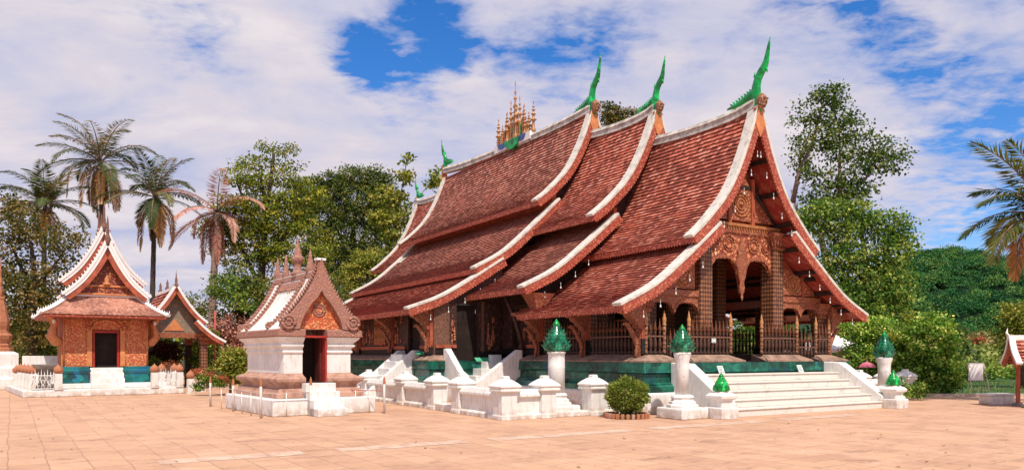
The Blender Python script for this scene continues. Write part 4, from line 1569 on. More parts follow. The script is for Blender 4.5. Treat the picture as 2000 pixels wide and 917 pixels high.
def pedestal(p, label):
    r = thing('lotus_pedestal', label, 'pedestal', p, TH, 'low white pedestals with green lotus buds')
    m = MB()
    m.lathe([(.30, 0), (.30, .27), (.28, .29)], sq=True)
    bevel(m.build('plinth_block', M['plaster'], r), .02)
    m = MB()
    m.lathe([(.20, .29), (.20, .46), (.27, .50), (.28, .58), (.22, .63), (.16, .65), (.16, .68)], sq=True)
    bevel(m.build('capital', M['plaster'], r), .02)
    b = lotus(r, .68, .44, .44, n_rows=6, spread=.15)
    for o in [b] + list(b.children):
        o.data.materials[0] = M['lotustip']
    return r


pedestal(Vector((5.27, 18.7, 0)), 'low white pedestal with small green lotus bud beside the left foot of the stair')
pedestal(Vector((11.45, 22.3, 0)), 'low white pedestal with small green lotus bud beside the right foot of the stair')


# ------------------------------------------------------------------ small signs
def sign(p, rz, label, w=.24, h=.2, tilt=R(-25), mt='sign', post=0.0, lines=4, cat='sign'):
    r = thing('information_sign', label, cat, p, rz)
    m = MB()
    m.box((-w / 2, -.012, 0), (w / 2, .012, h))
    b = m.build('board', M[mt], r)
    b.rotation_euler = (tilt, 0, 0)
    b.location = (0, 0, post)
    for k in range(lines):
        q = MB()
        zz = h * (.82 - .62 * k / max(1, lines - 1))
        q.box((-w * .40, -.0165, zz - h * .035), (w * (.40 - .12 * (k % 3)), -.0125, zz + h * .035))
        q.build('lettering', M['ink'] if k else M['signgreen'], b)
    m = MB()
    if post:
        m.box((-.02, .013, -.0), (.02, .05, post + h * .5))
    else:
        m.box((-w * .3, .013, -.002), (w * .3, .10, .02))
    m.build('stand', M['metal'], r)
    return r


sign(tw(4.05, -.15, .992), TH, 'small white and green notice leaning on the top step, left one', .22, .24)
sign(tw(8.0, -.15, .992), TH, 'small white and green notice leaning on the top step, right one', .22, .24)
sign(tw(.25, 8.75, 1.335), TH, 'green notice lying on the top of the corner stair', .62, .22, R(-55), 'signgreen', 0, 2)
sign(tw(-1.95, 10.0, 1.62), TH, 'tiny green notice on the stone ledge beside the narrow side stair', .3, .2, R(-60), 'signgreen', 0, 2)
sign(tw(4.35, .50, 2.0), TH, 'small white notice fixed to the railing left of the central doorway', .16, .13, 0, 'sign', 0, 2)


# ------------------------------------------------------------------ small white shrine
SH = thing('small_shrine', 'small white shrine with carved brown roof trim and pointed gable over a red door', 'shrine', (-6.13, 19.03, 0), R(37))


def sring(d, z, notch=True, x0=.5, x1=2.42, y0=.6, y1=3.65):
    return [(x0 - d, y0 - d, z), (1.02, y0 - d, z), (1.02, 1.25, z), (1.63, 1.25, z), (1.63, y0 - d, z), (x1 + d, y0 - d, z), (x1 + d, y1 + d, z), (x0 - d, y1 + d, z)]


def sband(name, lv, m, bv=.012):
    mb = MB()
    mb.loft([sring(d, z) for d, z in lv])
    return bevel(mb.build(name, M[m], SH), bv)


mb = MB()
mb.box((0, 0, 0), (2.9, 4.15, .44))
bevel(mb.build('low_base', M['plaster'], SH), .03)
sband('moulded_base', [(.27, .442), (.27, .56), (.22, .60), (.20, .68), (.13, .70), (.13, .78), (.20, .84), (.26, .88), (.27, .96), (.20, 1.0), (.08, 1.04), (.02, 1.09)], 'brownstucco')
sband('wall', [(.0, 1.092), (.0, 1.62), (.04, 1.66), (.04, 1.70), (.02, 1.72), (.02, 1.78), (.09, 1.82), (.10, 1.87), (.06, 1.89), (.08, 1.94), (.17, 2.02), (.20, 2.08)], 'plaster', .008)
sband('cornice', [(.22, 2.082), (.24, 2.10), (.24, 2.26), (.20, 2.29)], 'carvedstucco')
mb = MB()
mb.box((1.585, .42, .86), (1.64, .72, 2.06))
mb.box((1.0, .36, 2.062), (1.65, .75, 2.12))
df = mb.build('door_frame', M['redpaint'], SH)
mb = MB()
mb.box((1.515, .62, .86), (1.575, .98, 2.05))
mb.build('door', M['doorwood'], df)
mb = MB()
mb.box((1.03, 1.2, .86), (1.62, 1.245, 2.08))
mb.build('doorway_shade_sheet', M['interior'], SH)  # dark sheet with the shrine's inner shade put into its colour
for k in range(4):
    mb = MB()
    y1 = .42
    mb.box((.92, -.72 + k * .27, 0), (1.76, y1, .21 + k * .21))
    bevel(mb.build('step', M['plaster'], SH), .015)
AC = 1.46
sprof = [(0, 3.95), (.15, 3.63), (.37, 3.22), (.63, 2.85), (.90, 2.53), (1.16, 2.29)]
sp_pts = smooth_profile([(-a, z) for a, z in sprof])


def sroof_strip(b0, b1, h0, h1, name, m, parent=None, mirror=True, lo=0.0):
    for mr in ((None, 0.0) if mirror else (None,)):
        q = sweep(sp_pts, b0, b1, h0, h1, mr)
        q.v = [(a + AC, b, c) for a, b, c in q.v]
        o = q.build(name, M[m], parent or SH)
    return o


sroof_strip(.5, 3.75, -.12, .0, 'roof', 'plaster')
for b0, b1 in ((1.22, 1.31), (3.02, 3.11), (3.66, 3.80)):
    for mr in (1, -1):
        st = sweep(sp_pts, b0, b1, .0, .07, None if mr > 0 else 0.0)
        st.v = [(a + AC, b, c) for a, b, c in st.v]
        q = resample(sp_pts, .105)
        nn = normals(q)
        for p, n in list(zip(q, nn))[2:-1]:
            a = p + n * .06
            for bb in ((b0, b1) if b1 < 3.3 else (b0, (b0 + b1) / 2)):
                c = Vector((AC + mr * a.x, bb, a.y))
                d = Vector((mr * n.x, 0, n.y))
                st.tube([c - d * .03, c + d * .015, c + d * .06], [.018, .022, .003], 5)
        st.build('roof_rib', M['carvedstucco'], SH)
    for mr in (1, -1):
        cu = MB()
        for rr in (.09, .045):
            cu.tube([(AC + mr * (1.12 + rr * math.cos(t)), (b0 + b1) / 2, 2.39 + rr * math.sin(t)) for t in [2 * PI * i / 14 for i in range(15)]], .03, 6)
        cu.build('scroll_end', M['carvedstucco'], SH)
# horizontal band near the ridge and the ridge itself
for mr in (1, -1):
    mb = MB()
    mb.loft([[(AC + mr * .20, b, 3.52), (AC + mr * .255, b, 3.54), (AC + mr * .175, b, 3.69), (AC + mr * .12, b, 3.68)] for b in (1.17, 2.97)])
    for i in range(12):
        mb.tube([(AC + mr * .245, 1.25 + i * .15, 3.52), (AC + mr * .305, 1.25 + i * .15, 3.41 - (.12 if i in (5, 6) else 0))], [.05, .005], 5)
    mb.build('ridge_band', M['carvedstucco'], SH)
mb = MB()
mb.loft([[(AC - .12, b, 3.76), (AC + .12, b, 3.76), (AC + .07, b, z), (AC - .07, b, z)] for b, z in ((.4, 4.16), (.7, 4.03), (1.1, 3.99), (1.6, 3.96), (2.1, 3.97), (2.6, 3.96), (3.1, 3.99), (3.6, 4.07), (3.85, 4.19))])
mb.build('ridge', M['carvedstucco'], SH)
for b, z, h, r0 in ((1.15, 3.98, .58, .13), (3.05, 3.98, .62, .11), (3.75, 4.05, .52, .11)):
    mb = MB()
    mb.lathe([(r0, -.1), (r0 * .9, .05), (r0 * .62, h * .4), (r0 * .4, h * .6), (r0 * .45, h * .66), (.008, h)], (AC, b, z), 10)
    mb.build('finial', M['carvedstucco'], SH)
mb = MB()
mb.lathe([(.20, -.05), (.20, .03), (.14, .06), (.10, .1), (.10, .28), (.13, .32), (.17, .38), (.19, .46), (.15, .5), (.11, .54), (.12, .58), (.09, .61), (.10, .66), (.07, .69), (.075, .74), (.05, .78), (.05, .84), (.03, .9), (.01, 1.12)], (AC, 2.1, 3.95), 14)
mb.build('spire', M['carvedstucco'], SH)
# carved front gable: thick leaf shaped band round a pointed tympanum
go = smooth_profile([(0, 4.24), (.13, 3.80), (.35, 3.37), (.61, 2.99), (.88, 2.67), (1.06, 2.48), (1.10, 2.29)], 12)
gi = smooth_profile([(0, 3.36), (.10, 3.18), (.28, 2.98), (.45, 2.72), (.56, 2.5), (.62, 2.29)], 12)
go, gi = resample(go, .09), resample(gi, .05)
n = min(len(go), len(gi))
go = [go[round(i * (len(go) - 1) / (n - 1))] for i in range(n)]
gi = [gi[round(i * (len(gi) - 1) / (n - 1))] for i in range(n)]
for mr in (-1, 1):
    mb = MB()
    mb.loft([[(AC + mr * o.x, .34, o.y), (AC + mr * o.x, .62, o.y), (AC + mr * i.x, .62, i.y), (AC + mr * i.x, .34, i.y)] for o, i in zip(go, gi)])
    for p in go[2:-2:1]:
        mb.tube([(AC + mr * p.x, .48, p.y), (AC + mr * (p.x + .06), .48, p.y + .05), (AC + mr * (p.x + .08), .48, p.y + .12)], [.05, .04, .004], 5)
    g_ = mb.build('gable_band', M['carvedstucco'], SH)
    mb = MB()
    for rr, tk in ((.17, .045), (.08, .04)):
        mb.tube([(AC + mr * (.92 + rr * math.cos(t)), .33, 2.47 + rr * math.sin(t)) for t in [2 * PI * i / 16 for i in range(17)]], tk, 6)
    mb.lathe([(.03, -.03), (.03, .03)], (AC + mr * .92, .33, 2.45), 8)
    mb.build('scroll_end', M['carvedstucco'], g_)
mb = MB()
mb.prism([(AC - a, z) for a, z in [(p.x, p.y) for p in gi]] + [(AC + p.x, p.y) for p in reversed(gi)], 'y', .52, .60)
ty = mb.build('tympanum', M['chapelcarve'], SH)
mb = MB()
for rr in (.17, .10):
    mb.tube([(AC + rr * math.cos(t), .515, 2.82 + rr * math.sin(t)) for t in [2 * PI * i / 18 for i in range(19)]], .025, 6)
mb.build('medallion', M['carvedstucco'], ty)
mb = MB()
mb.box((AC - .13, .36, 4.17), (AC + .13, .56, 4.23))
mb.build('gable_top', M['lime'], SH)

# posts and rails round the shrine
_b = MB()
_b.lathe([(.034, 0), (.034, .80), (.028, .82)], n=10)
BPO = _b.build('shaft', M['plaster'])
_b = MB()
_b.lathe([(.03, 0), (.042, .02), (.034, .05), (.04, .08), (.028, .11), (.032, .14), (.018, .18), (.0, .24)], n=10)
BPT = _b.build('tip', M['terracotta'])
BP = []
for px, py, h, lab in ((411, 793, .72, 'white post with orange tip at the back left of the shrine, farthest left'), (455.5, 802.5, .93, 'white post with orange tip at the left corner of the shrine base'), (509.5, 816, 1.0, 'white post with orange tip nearest the camera before the shrine'),
                       (607, 811, 1.0, 'white post with orange tip on the left of the shrine steps'), (667, 803, 1.0, 'white post with orange tip and a sign on the right of the shrine steps'), (750.5, 806.5, 1.0, 'white post with orange tip beside the fence at the right of the shrine')):
    p = gnd(px, py)
    BP.append(p)
    r = thing('bollard_post', lab, 'post', p, 0, 'orange tipped posts round the small shrine')
    inst(BPO, 'shaft', r)
    inst(BPT, 'tip', r, (0, 0, .82))
    r.scale = (1, 1, .9 if h < .95 else .98)
bpy.data.objects.remove(BPO)
bpy.data.objects.remove(BPT)


def rope(a, b, label, legs=1, m='rail', z=.62):
    r = thing('pipe_barrier', label, 'barrier', a, math.atan2((b - a).y, (b - a).x), 'thin pipe rails between the shrine posts')
    L = (b - a).length
    mb = MB()
    mb.tube([(.04, 0, z), (L - .04, 0, z)], .011, 6)
    mb.build('top_rail', M[m], r)
    for k in range(legs):
        x = L * (k + 1) / (legs + 1)
        mb = MB()
        mb.tube([(x, 0, 0), (x, 0, z)], .012, 6)
        mb.build('leg', M['plaster'], r)


rope(BP[0], BP[1], 'thin rail from the farthest left post to the shrine corner post', 1)
rope(BP[1], BP[2], 'thin rail along the left side of the shrine', 2)
rope(BP[2], BP[3], 'thin rail across the front of the shrine, left of its steps', 1)
rope(BP[4], BP[5], 'thin red rail between the shrine steps and the temple fence', 2, 'redrail')
sp_ = sign(BP[4] + Vector((-.02, -.05, 0)), R(20), 'white and green notice on a post beside the shrine steps', .34, .17, R(-8), 'sign', .62, 3)


# ------------------------------------------------------------------ red chapel on the left
CH = thing('red_chapel', 'small red and gold chapel with white edged gable roofs on a teal plinth', 'chapel', (-18.2, 27.6, 0), R(35))


def cbx(name, lo, hi, m, par=None, bv=.012):
    mb = MB()
    mb.box(lo, hi)
    o = mb.build(name, M[m], par or CH)
    return bevel(o, bv) if bv else o


mb = MB()
mb.prism([(0, 0), (5.6, 0), (5.6, 6.6), (-.42, 6.6)], 'z', 0, .26)
bevel(mb.build('platform', M['plaster'], CH), .03)
cbx('upper_platform', (.75, 1.0, .262), (5.15, 6.2, .45), 'plaster', None, .03)
for u0, u1 in ((1.22, 2.30), (3.56, 4.68)):
    mb = MB()
    mb.loft([[(u0 - d, 1.42 - d, z), (u1 + d, 1.42 - d, z), (u1 + d, 4.9 + d, z), (u0 - d, 4.9 + d, z)] for d, z in ((.02, .452), (.02, .56), (-.03, .60), (-.03, .84), (.02, .90), (.06, .94), (.06, .98), (-.01, 1.01), (-.01, 1.12))])
    mb.build('glazed_plinth', M['chapelplinth'], CH)
for k in range(4):
    cbx('step', (2.33 - .0 * k, .72 + k * .22, .262), (3.53, 1.62, .43 + k * .215), 'plaster')
F0 = 1.62
for a0, a1 in ((1.40, 2.42), (3.44, 4.50)):
    cbx('wall', (a0, F0, 1.121), (a1, F0 + .12, 3.3), 'chapelcarve', None, 0)
cbx('wall', (2.42, F0, 2.62), (3.44, F0 + .12, 3.3), 'chapelcarve', None, 0)
cbx('wall', (1.40, F0 + .122, 1.121), (1.52, 4.6, 3.3), 'redwood', None, 0)
cbx('wall', (4.38, F0 + .122, 1.121), (4.50, 4.6, 3.3), 'redwood', None, 0)
cbx('wall', (1.53, 4.48, 1.121), (4.37, 4.6, 3.3), 'redwood', None, 0)
cbx('doorway_shade_sheet', (2.40, F0 + .3, 1.09), (3.46, F0 + .34, 2.7), 'interior', None, 0)  # dark board coloured as the shade inside the chapel
cbx('floor', (2.31, F0 + .005, .9), (3.55, F0 + 2.5, 1.09), 'interior', None, 0)
df = cbx('door_frame', (2.44, F0 - .03, 2.5), (3.42, F0 + .2, 2.60), 'redpaint')
cbx('jamb', (2.44, F0 - .03, 1.09), (2.52, F0 + .2, 2.498), 'redpaint', df)
cbx('jamb', (3.33, F0 - .03, 1.09), (3.42, F0 + .2, 2.498), 'redpaint', df)
for a in (2.24, 3.44):
    cbx('door_pilaster', (a, F0 - .06, 1.121), (a + .18, F0 - .002, 2.62), 'orange')
mb = MB()
for rr in (.62, .5):
    mb.tube([(2.93 + rr * 1.08 * math.cos(t), F0 - .02, 2.62 + rr * .82 * math.sin(t)) for t in [PI * i / 20 for i in range(21)]], .045, 6)
for i in range(17):
    t = PI * (i + .5) / 17
    mb.tube([(2.93 + .62 * 1.08 * math.cos(t), F0 - .02, 2.62 + .51 * math.sin(t)), (2.93 + .78 * 1.08 * math.cos(t), F0 - .02, 2.62 + .66 * math.sin(t))], [.05, .006], 5)
mb.build('arch_hood', M['chapelcarve'], CH)
for a in (1.42, 1.62, 2.14, 3.76, 4.22, 4.46):
    mb = MB()
    hh_ = 2.1 if a in (1.42, 4.46) else 1.1
    mb.tube([(a, F0 - .02, 3.25 - hh_), (a, F0 - .02, 3.25)], .035 if hh_ > 2 else .022, 6)
    mb.build('mullion', M['orange'], CH)
mb = MB()
mb.box((1.3, F0 - .10, 3.10), (4.6, F0 - .0, 3.17))
fringe(mb, (1.3, F0 - .10, 3.10), (4.6, F0 - .10, 3.10), .09, 40, .03)
mb.build('cornice', M['carvedfine'], CH)
for i, b in enumerate((1.75, 2.55, 3.4)):
    for sg, a in ((-1, 1.40), (1, 4.50)):
        mb = MB()
        mb.tube([(a, b, 2.05), (a + sg * .15, b, 2.12), (a + sg * .34, b, 2.35), (a + sg * .30, b, 2.65), (a + sg * .24, b, 2.85), (a + sg * .34, b, 3.08), (a + sg * .55, b, 3.2)], [.14, .17, .15, .10, .08, .10, .08], 8, .8, True, (0, 1, 0))
        mb.build('naga_bracket', M['orange'], CH)
    cbx('side_pilaster', (1.34, b - .1, 1.121), (1.398, b + .1, 2.1), 'orange')

# hipped lower roof
HC = 2.95
hp = resample(smooth_profile([(0, 4.02), (.34, 3.72), (.74, 3.42), (1.15, 3.2)], 20), .10)     # run out from the hip top, height


def hip_ring(o):
    return (1.70 - .95 * o.x, 4.06 + .88 * o.x, 1.72 - .9 * o.x, 4.75 + o.x)


mb = MB()
for k in range(len(hp) - 1):
    p, q = hp[k], hp[k + 1]
    A, B = hip_ring(p), hip_ring(q)
    for side in range(4):
        def pt(Rg, s, z):
            a0, a1, b0, b1 = Rg
            if side == 0:
                return (a0 + (a1 - a0) * s, b0, z)
            if side == 1:
                return (a1, b0 + (b1 - b0) * s, z)
            if side == 2:
                return (a1 - (a1 - a0) * s, b1, z)
            return (a0, b1 - (b1 - b0) * s, z)
        N = 54
        for i in range(N):
            s0, s1 = i / N, (i + 1) / N
            lift = .026 + rnd.uniform(0, .008)
            uv = (.35 + .5 * rnd.random(), .8 * rnd.random() + .1 * (k % 2))
            a, b, c, d = pt(A, s0, p.y), pt(B, s0, q.y + lift), pt(B, s1, q.y + lift), pt(A, s1, p.y)
            mb.quad(a, b, c, d, uv)
            mb.quad(b, pt(B, s0, q.y), pt(B, s1, q.y), c, uv)
hr = mb.build('hip_roof', M['tiles_pale'], CH)
mb = MB()
A, B = hip_ring(hp[0]), hip_ring(hp[-1])
mb.loft([[(B[0], B[2], 3.17), (B[1], B[2], 3.17), (B[1], B[3], 3.17), (B[0], B[3], 3.17)], [(B[0] + .02, B[2] + .02, 3.09), (B[1] - .02, B[2] + .02, 3.09), (B[1] - .02, B[3] - .02, 3.09), (B[0] + .02, B[3] - .02, 3.09)]])
mb.build('eave_board', M['fascia'], hr)
for ia, ib in ((0, 2), (1, 2), (1, 3), (0, 3)):
    mb = MB()
    path = []
    for o in hp:
        g_ = hip_ring(o)
        path.append(Vector((g_[ia], g_[ib], o.y + .05)))
    path.append(path[-1] + (path[-1] - path[-2]).normalized() * .12 + Vector((0, 0, .06)))
    mb.tube(path, .085, 6, 1.0, False)
    for q in path[1:]:
        mb.tube([q + Vector((0, 0, .04)), q + Vector((0, 0, .16))], [.035, .006], 5)
    mb.build('hip_ridge', M['lime'], hr)
mb = MB()
mb.box((1.68, 1.62, 3.98), (4.08, 1.74, 4.09))
mb.build('hip_top_ridge', M['lime'], hr)


def white_gable(parent, cx, zt, hw, zb, b0, b1, fine_row=.2, m='tiles', studs=True, nameset=('gable_roof',), vw=.15, tw_=.03):
    f = [(0, 0), (.14, .22), (.32, .46), (.55, .70), (.78, .87), (1, 1)]
    pts = smooth_profile([(cx - hw * a, zt - (zt - zb) * b) for a, b in f], 20)
    for mr in (None, cx):
        o = tile_tier(pts, b0 + .03, b1, M[m], nameset[0], parent, mr, fine_row, .22)
        fx = (lambda u: 2 * mr - u) if mr is not None else (lambda u: u)
        pr = resample(pts, .25)
        nr = normals(pr)
        mb = MB()
        for i in range(len(pr) - 1):
            a, b = pr[i] - nr[i] * .07, pr[i + 1] - nr[i + 1] * .07
            mb.quad((fx(a.x), b0 + .04, a.y), (fx(b.x), b0 + .04, b.y), (fx(b.x), b1, b.y), (fx(a.x), b1, a.y))
        mb.build('soffit', M['redwood'], o)
        st = sweep(pts, b0 - .05, b0 + vw, .02, .12, mr, .06)
        sweep(pts, b0 - .03, b0 + .04, -.05 - tw_, .018, mr).build('bargeboard', M['lime'], o)
        sweep(pts, b0 - .01, b0 + .05, -.24 - tw_, -.052 - tw_, mr).build('inner_board', M['redwood'], o)
        if studs:
            q = resample(pts, .17)
            nn = normals(q)
            for p, nq in list(zip(q, nn))[1:]:
                for bb in (b0 + .02, b0 + vw - .04):
                    a = p + nq * .1
                    c = Vector((fx(a.x), bb, a.y))
                    d = Vector((-nq.x if mr is not None else nq.x, 0, nq.y))
                    st.tube([c - d * .03, c + d * .03, c + d * .06 + Vector((0, 0, .05))], [.024, .026, .004], 5)
        st.build('verge_capping', M['lime'], o)
    return pts


white_gable(CH, HC, 6.22, 1.52, 4.0, 1.30, 2.9)
white_gable(CH, HC, 6.95, 1.55, 4.6, 2.45, 4.4)
white_gable(CH, HC, 6.30, 1.52, 4.0, 4.1, 5.3, studs=False)
for b, z, h in ((1.32, 6.3, 1.0), (2.48, 7.0, 1.05), (4.35, 6.95, .9), (3.4, 6.95, .7)):
    mb = MB()
    mb.lathe([(.07, -.25), (.11, -.12), (.13, .0), (.09, .12), (.055, .22), (.065, .28), (.045, .4), (.04, h * .7), (.005, h)], (HC, b, z), 10)
    mb.build('finial', M['finialwood'], CH)
mb = MB()
mb.prism([(1.95, 4.42), (3.95, 4.42), (3.55, 4.85), (3.2, 5.45), (2.95, 5.95), (2.7, 5.45), (2.35, 4.85)], 'y', 1.62, 1.72)
ty = mb.build('tympanum', M['chapeldark'], CH)
mb = MB()
mb.lathe([(.16, 0), (.15, .08), (.08, .14), (.11, .26), (.06, .36), (.045, .44), (.005, .62)], (2.95, 1.64, 4.46), 10)
mb.build('relief_figure', M['orange'], ty)
cbx('frieze', (2.05, 1.60, 4.12), (3.85, 1.70, 4.38), 'chapeldark', None, 0)
for lo, hi in (((1.9, 1.56, 4.382), (4.0, 1.72, 4.46)), ((1.9, 1.56, 4.05), (4.0, 1.72, 4.118)), ((1.92, 1.57, 4.12), (2.04, 1.72, 4.38)), ((3.86, 1.57, 4.12), (3.98, 1.72, 4.38))):
    cbx('frieze_frame', lo, hi, 'orange')
mb = MB()
mb.prism([(1.7, 4.05), (4.2, 4.05), (3.7, 4.7), (2.95, 6.0), (2.2, 4.7)], 'y', 1.76, 1.84)
mb.build('gable_wall', M['redwood'], CH)
# lamps under the eave
for a in (1.08, 4.75):
    mb = MB()
    mb.lathe([(.03, 0), (.06, .04), (.06, .14), (.02, .18)], (a, 1.5, 2.85), 8)
    mb.build('lamp', M['sign'], CH)


def chw(a, b, z=0.0):
    c, s = math.cos(R(35)), math.sin(R(35))
    return Vector((-18.2 + a * c - b * s, 27.6 + a * s + b * c, z))


# posts with orange buds on the chapel platform
_b = MB()
_b.lathe([(.15, 0), (.15, .02), (.125, .03), (.125, .62)], sq=True)
KPO = _b.build('shaft', M['plaster'])
_b = MB()
_b.lathe([(.08, 0), (.15, .05), (.17, .13), (.15, .21), (.08, .28), (.02, .33), (.005, .38)], n=14)
KPT = _b.build('bud', M['terracotta'])
spots = [((1.15, .12), 'white post with orange bud on the chapel platform, left of its steps'), ((4.5, .12), 'white post with orange bud on the chapel platform, right of its steps'),
         ((5.45, .12), 'white post with orange bud at the right front corner of the chapel platform'), ((5.45, 1.2), 'white post with orange bud behind the right front corner of the platform'), ((5.45, 2.3), 'white post with orange bud farther back on the right edge of the platform'), ((4.95, 1.2), 'white post with orange bud behind the white metal grille')]
for i in range(5):
    spots.append(((.12, .15 + i * .62), ['first', 'second', 'third', 'fourth', 'last'][i] +  ' post from the front in the left row of orange budded posts beside the urn'))
for (a, b), lab in spots:
    pos = chw(a, b, .262)
    if a < .2:
        k = (b - .15) / .62
        pos = at(62 - 7.2 * k, HY, 28.0 + .85 * k)
        pos.z = .262 if k < 4 else .2
    r = thing('bud_post', lab, 'post', pos, R(35), 'orange bud posts round the chapel platform')
    inst(KPO, 'shaft', r)
    inst(KPT, 'bud', r, (0, 0, .62))
# two more outside beside the flower bed
for (px, py), lab in (((372, 768), 'white post with orange bud standing by the flower bed'), ((395, 764), 'white post with orange bud nearest the flowers, right of the chapel')):
    p = gnd(px, py)
    r = thing('bud_post', lab, 'post', p, R(35), 'orange bud posts round the chapel platform')
    inst(KPO, 'shaft', r)
    inst(KPT, 'bud', r, (0, 0, .62))
bpy.data.objects.remove(KPO)
bpy.data.objects.remove(KPT)


def grille(a0, b0, a1, b1, label):
    p, q = chw(a0, b0, .262), chw(a1, b1, .262)
    L = (q - p).length
    r = thing('metal_grille', label, 'grille', p, math.atan2((q - p).y, (q - p).x), 'white metal grilles of the chapel platform')
    mb = MB()
    for z in (.05, .55):
        mb.tube([(0, 0, z), (L, 0, z)], .018, 6)
    mb.build('rail', M['lime'], r)
    n = int(L / .09)
    for i in range(n + 1):
        mb = MB()
        x = L * i / n
        mb.tube([(x, 0, .05), (x + (.03 if i % 2 else -.03), 0, .2), (x - (.03 if i % 2 else -.03), 0, .4), (x, 0, .56), (x, 0, .78 if i % 2 else .7)], [.014, .014, .014, .016, .004], 5)
        mb.build('bar', M['lime'], r)
    mb = MB()
    for i in range(max(1, n // 2)):
        c = L * (i + .5) / max(1, n // 2)
        mb.tube([(c + .05 * math.cos(t), 0, .3 + .09 * math.sin(t)) for t in [2 * PI * k / 10 for k in range(11)]], .011, 5)
    mb.build('scrolls', M['lime'], r)


grille(4.65, .12, 5.3, .12, 'white scrolled metal grille at the right front of the chapel platform')
grille(5.45, .3, 5.45, 1.05, 'white scrolled metal grille on the right edge of the chapel platform')
grille(.3, .12, 1.0, .12, 'white scrolled metal grille before the stone urn at the platform\'s left')
# stone urn pedestal
UR = thing('stone_urn', 'weathered grey square urn on a pedestal at the left of the chapel', 'urn', chw(.72, .55, .262), R(35))
mb = MB()
mb.lathe([(.30, 0), (.30, .12), (.24, .18), (.20, .3), (.20, .55)], sq=True)
mb.build('pedestal', M['grey'], UR)
mb = MB()
mb.lathe([(.18, .552), (.24, .6), (.30, .72), (.36, .80), (.38, .86), (.40, .93), (.40, .97)], sq=True)
mb.build('bowl', M['grey'], UR)
WR = thing('wire_wheel', 'small white wire wheel ornament leaning beside the stone urn', 'ornament', chw(1.02, .35, .262), R(35))
mb = MB()
mb.tube([(.17 * math.cos(t), 0, .62 + .17 * math.sin(t)) for t in [2 * PI * k / 20 for k in range(21)]], .02, 6)
mb.build('rim', M['lime'], WR)
for k in range(5):
    t = 2 * PI * k / 5
    mb = MB()
    mb.tube([(.10 * math.cos(t) + .05 * math.cos(q), 0, .62 + .10 * math.sin(t) + .05 * math.sin(q)) for q in [2 * PI * j / 10 for j in range(11)]], .012, 5)
    mb.build('petal_ring', M['lime'], WR)
mb = MB()
mb.tube([(0, .0, 0), (0, 0, .46)], .015, 5)
mb.build('stem', M['lime'], WR)

# ------------------------------------------------------------------ pavilion beside the chapel
PV = thing('open_pavilion', 'open pavilion with painted gable and white edged tiled roof right of the chapel', 'pavilion', (-15.75, 34.6, 0), R(35))


def pv_gable(zt, hw, zb, u0, b0, b1):
    f = [(0, 0), (.2, .27), (.45, .56), (.72, .81), (1, 1)]
    pts = smooth_profile([(-u0 - hw * a, zt - (zt - zb) * b) for a, b in f], 16)
    for mr in (None, 0.0):
        fx = (lambda u: -u) if mr is not None else (lambda u: u)
        o = tile_tier(pts, b0 + .03, b1, M['tiles'], 'roof_tier', PV, mr, .2, .22)
        pr = resample(pts, .3)
        nr = normals(pr)
        mb = MB()
        for i in range(len(pr) - 1):
            a, b = pr[i] - nr[i] * .07, pr[i + 1] - nr[i + 1] * .07
            mb.quad((fx(a.x), b0 + .04, a.y), (fx(b.x), b0 + .04, b.y), (fx(b.x), b1, b.y), (fx(a.x), b1, a.y))
        mb.build('soffit', M['redwood'], o)
        sweep(pts, b0 - .05, b0 + .25, .02, .12, mr, .06).build('verge_capping', M['lime'], o)
        sweep(pts, b0 - .03, b0 + .05, -.14, .018, mr).build('bargeboard', M['redwood'], o)


pv_gable(4.70, 1.28, 3.08, 0, -.55, 4.2)
pv_gable(3.16, 1.25, 2.18, .85, -.55, 4.2)
cbt = [(-.55, 4.72), (1.1, 4.62), (3, 4.62), (4.3, 4.72)]
mb = MB()
mb.loft([[(-.1, b, z - .1), (.1, b, z - .1), (.08, b, z + .12), (-.08, b, z + .12)] for b, z in cbt])
mb.build('ridge', M['lime'], PV)
for b, h in ((-.5, .75), (1.6, .5), (3.4, .5)):
    mb = MB()
    mb.lathe([(.07, -.1), (.11, .05), (.05, .15), (.06, .3), (.03, .4), (.004, h)], (0, b, 4.75), 8)
    mb.build('finial', M['finialwood'], PV)
M['mural'] = m_carved('faded_mural', (0.20, 0.17, 0.13), (0.40, 0.16, 0.08), (0.42, 0.24, 0.12), 8.0, 0.7, (1, 1, 1), 0.4, 0, 0.2)
mb = MB()
mb.prism([(-1.35, 2.62), (1.35, 2.62), (1.05, 3.1), (.62, 3.6), (.25, 4.2), (0, 4.5), (-.25, 4.2), (-.62, 3.6), (-1.05, 3.1)], 'y', -.1, 0)
mu = mb.build('painted_gable', M['mural'], PV)
mb = MB()
mb.prism([(-.42, 2.72), (.42, 2.72), (.2, 3.0), (0, 3.25), (-.2, 3.0)], 'y', -.14, -.102)
mb.build('gilt_relief', M['orange'], mu)
mb = MB()
mb.box((-1.6, -.16, 2.42), (1.6, .02, 2.62))
fringe(mb, (-1.6, -.16, 2.42), (1.6, -.16, 2.42), .08, 26, .02)
mb.build('beam', M['carvedfine'], PV)
for a, b, w in ((-1.3, .05, .3), (1.3, .05, .3), (-1.3, 3.4, .3), (1.3, 3.4, .3)):
    mb = MB()
    mb.box((a - w / 2, b - w / 2, 0), (a + w / 2, b + w / 2, 2.42))
    o = mb.build('column', M['stencil'] if b < 1 else M['darkwood'], PV)
    mb = MB()
    mb.lathe([(.17, 0), (.2, .1), (.18, .2), (.24, .32)], (a, b, 2.1), sq=True)
    mb.build('capital', M['carvedfine'], o)
mb = MB()
mb.box((-1.2, 1.4, .0), (.6, 2.4, .9))
mb.build('altar', M['darkwood'], PV)
mb = MB()
mb.tube([(-.9, 1.5, 1.25), (-.4, 1.3, 1.12), (.2, 1.3, 1.12), (.6, 1.5, 1.25)], [.03, .14, .14, .03], 8)
mb.build('hanging_boat', M['goldwood'], PV)

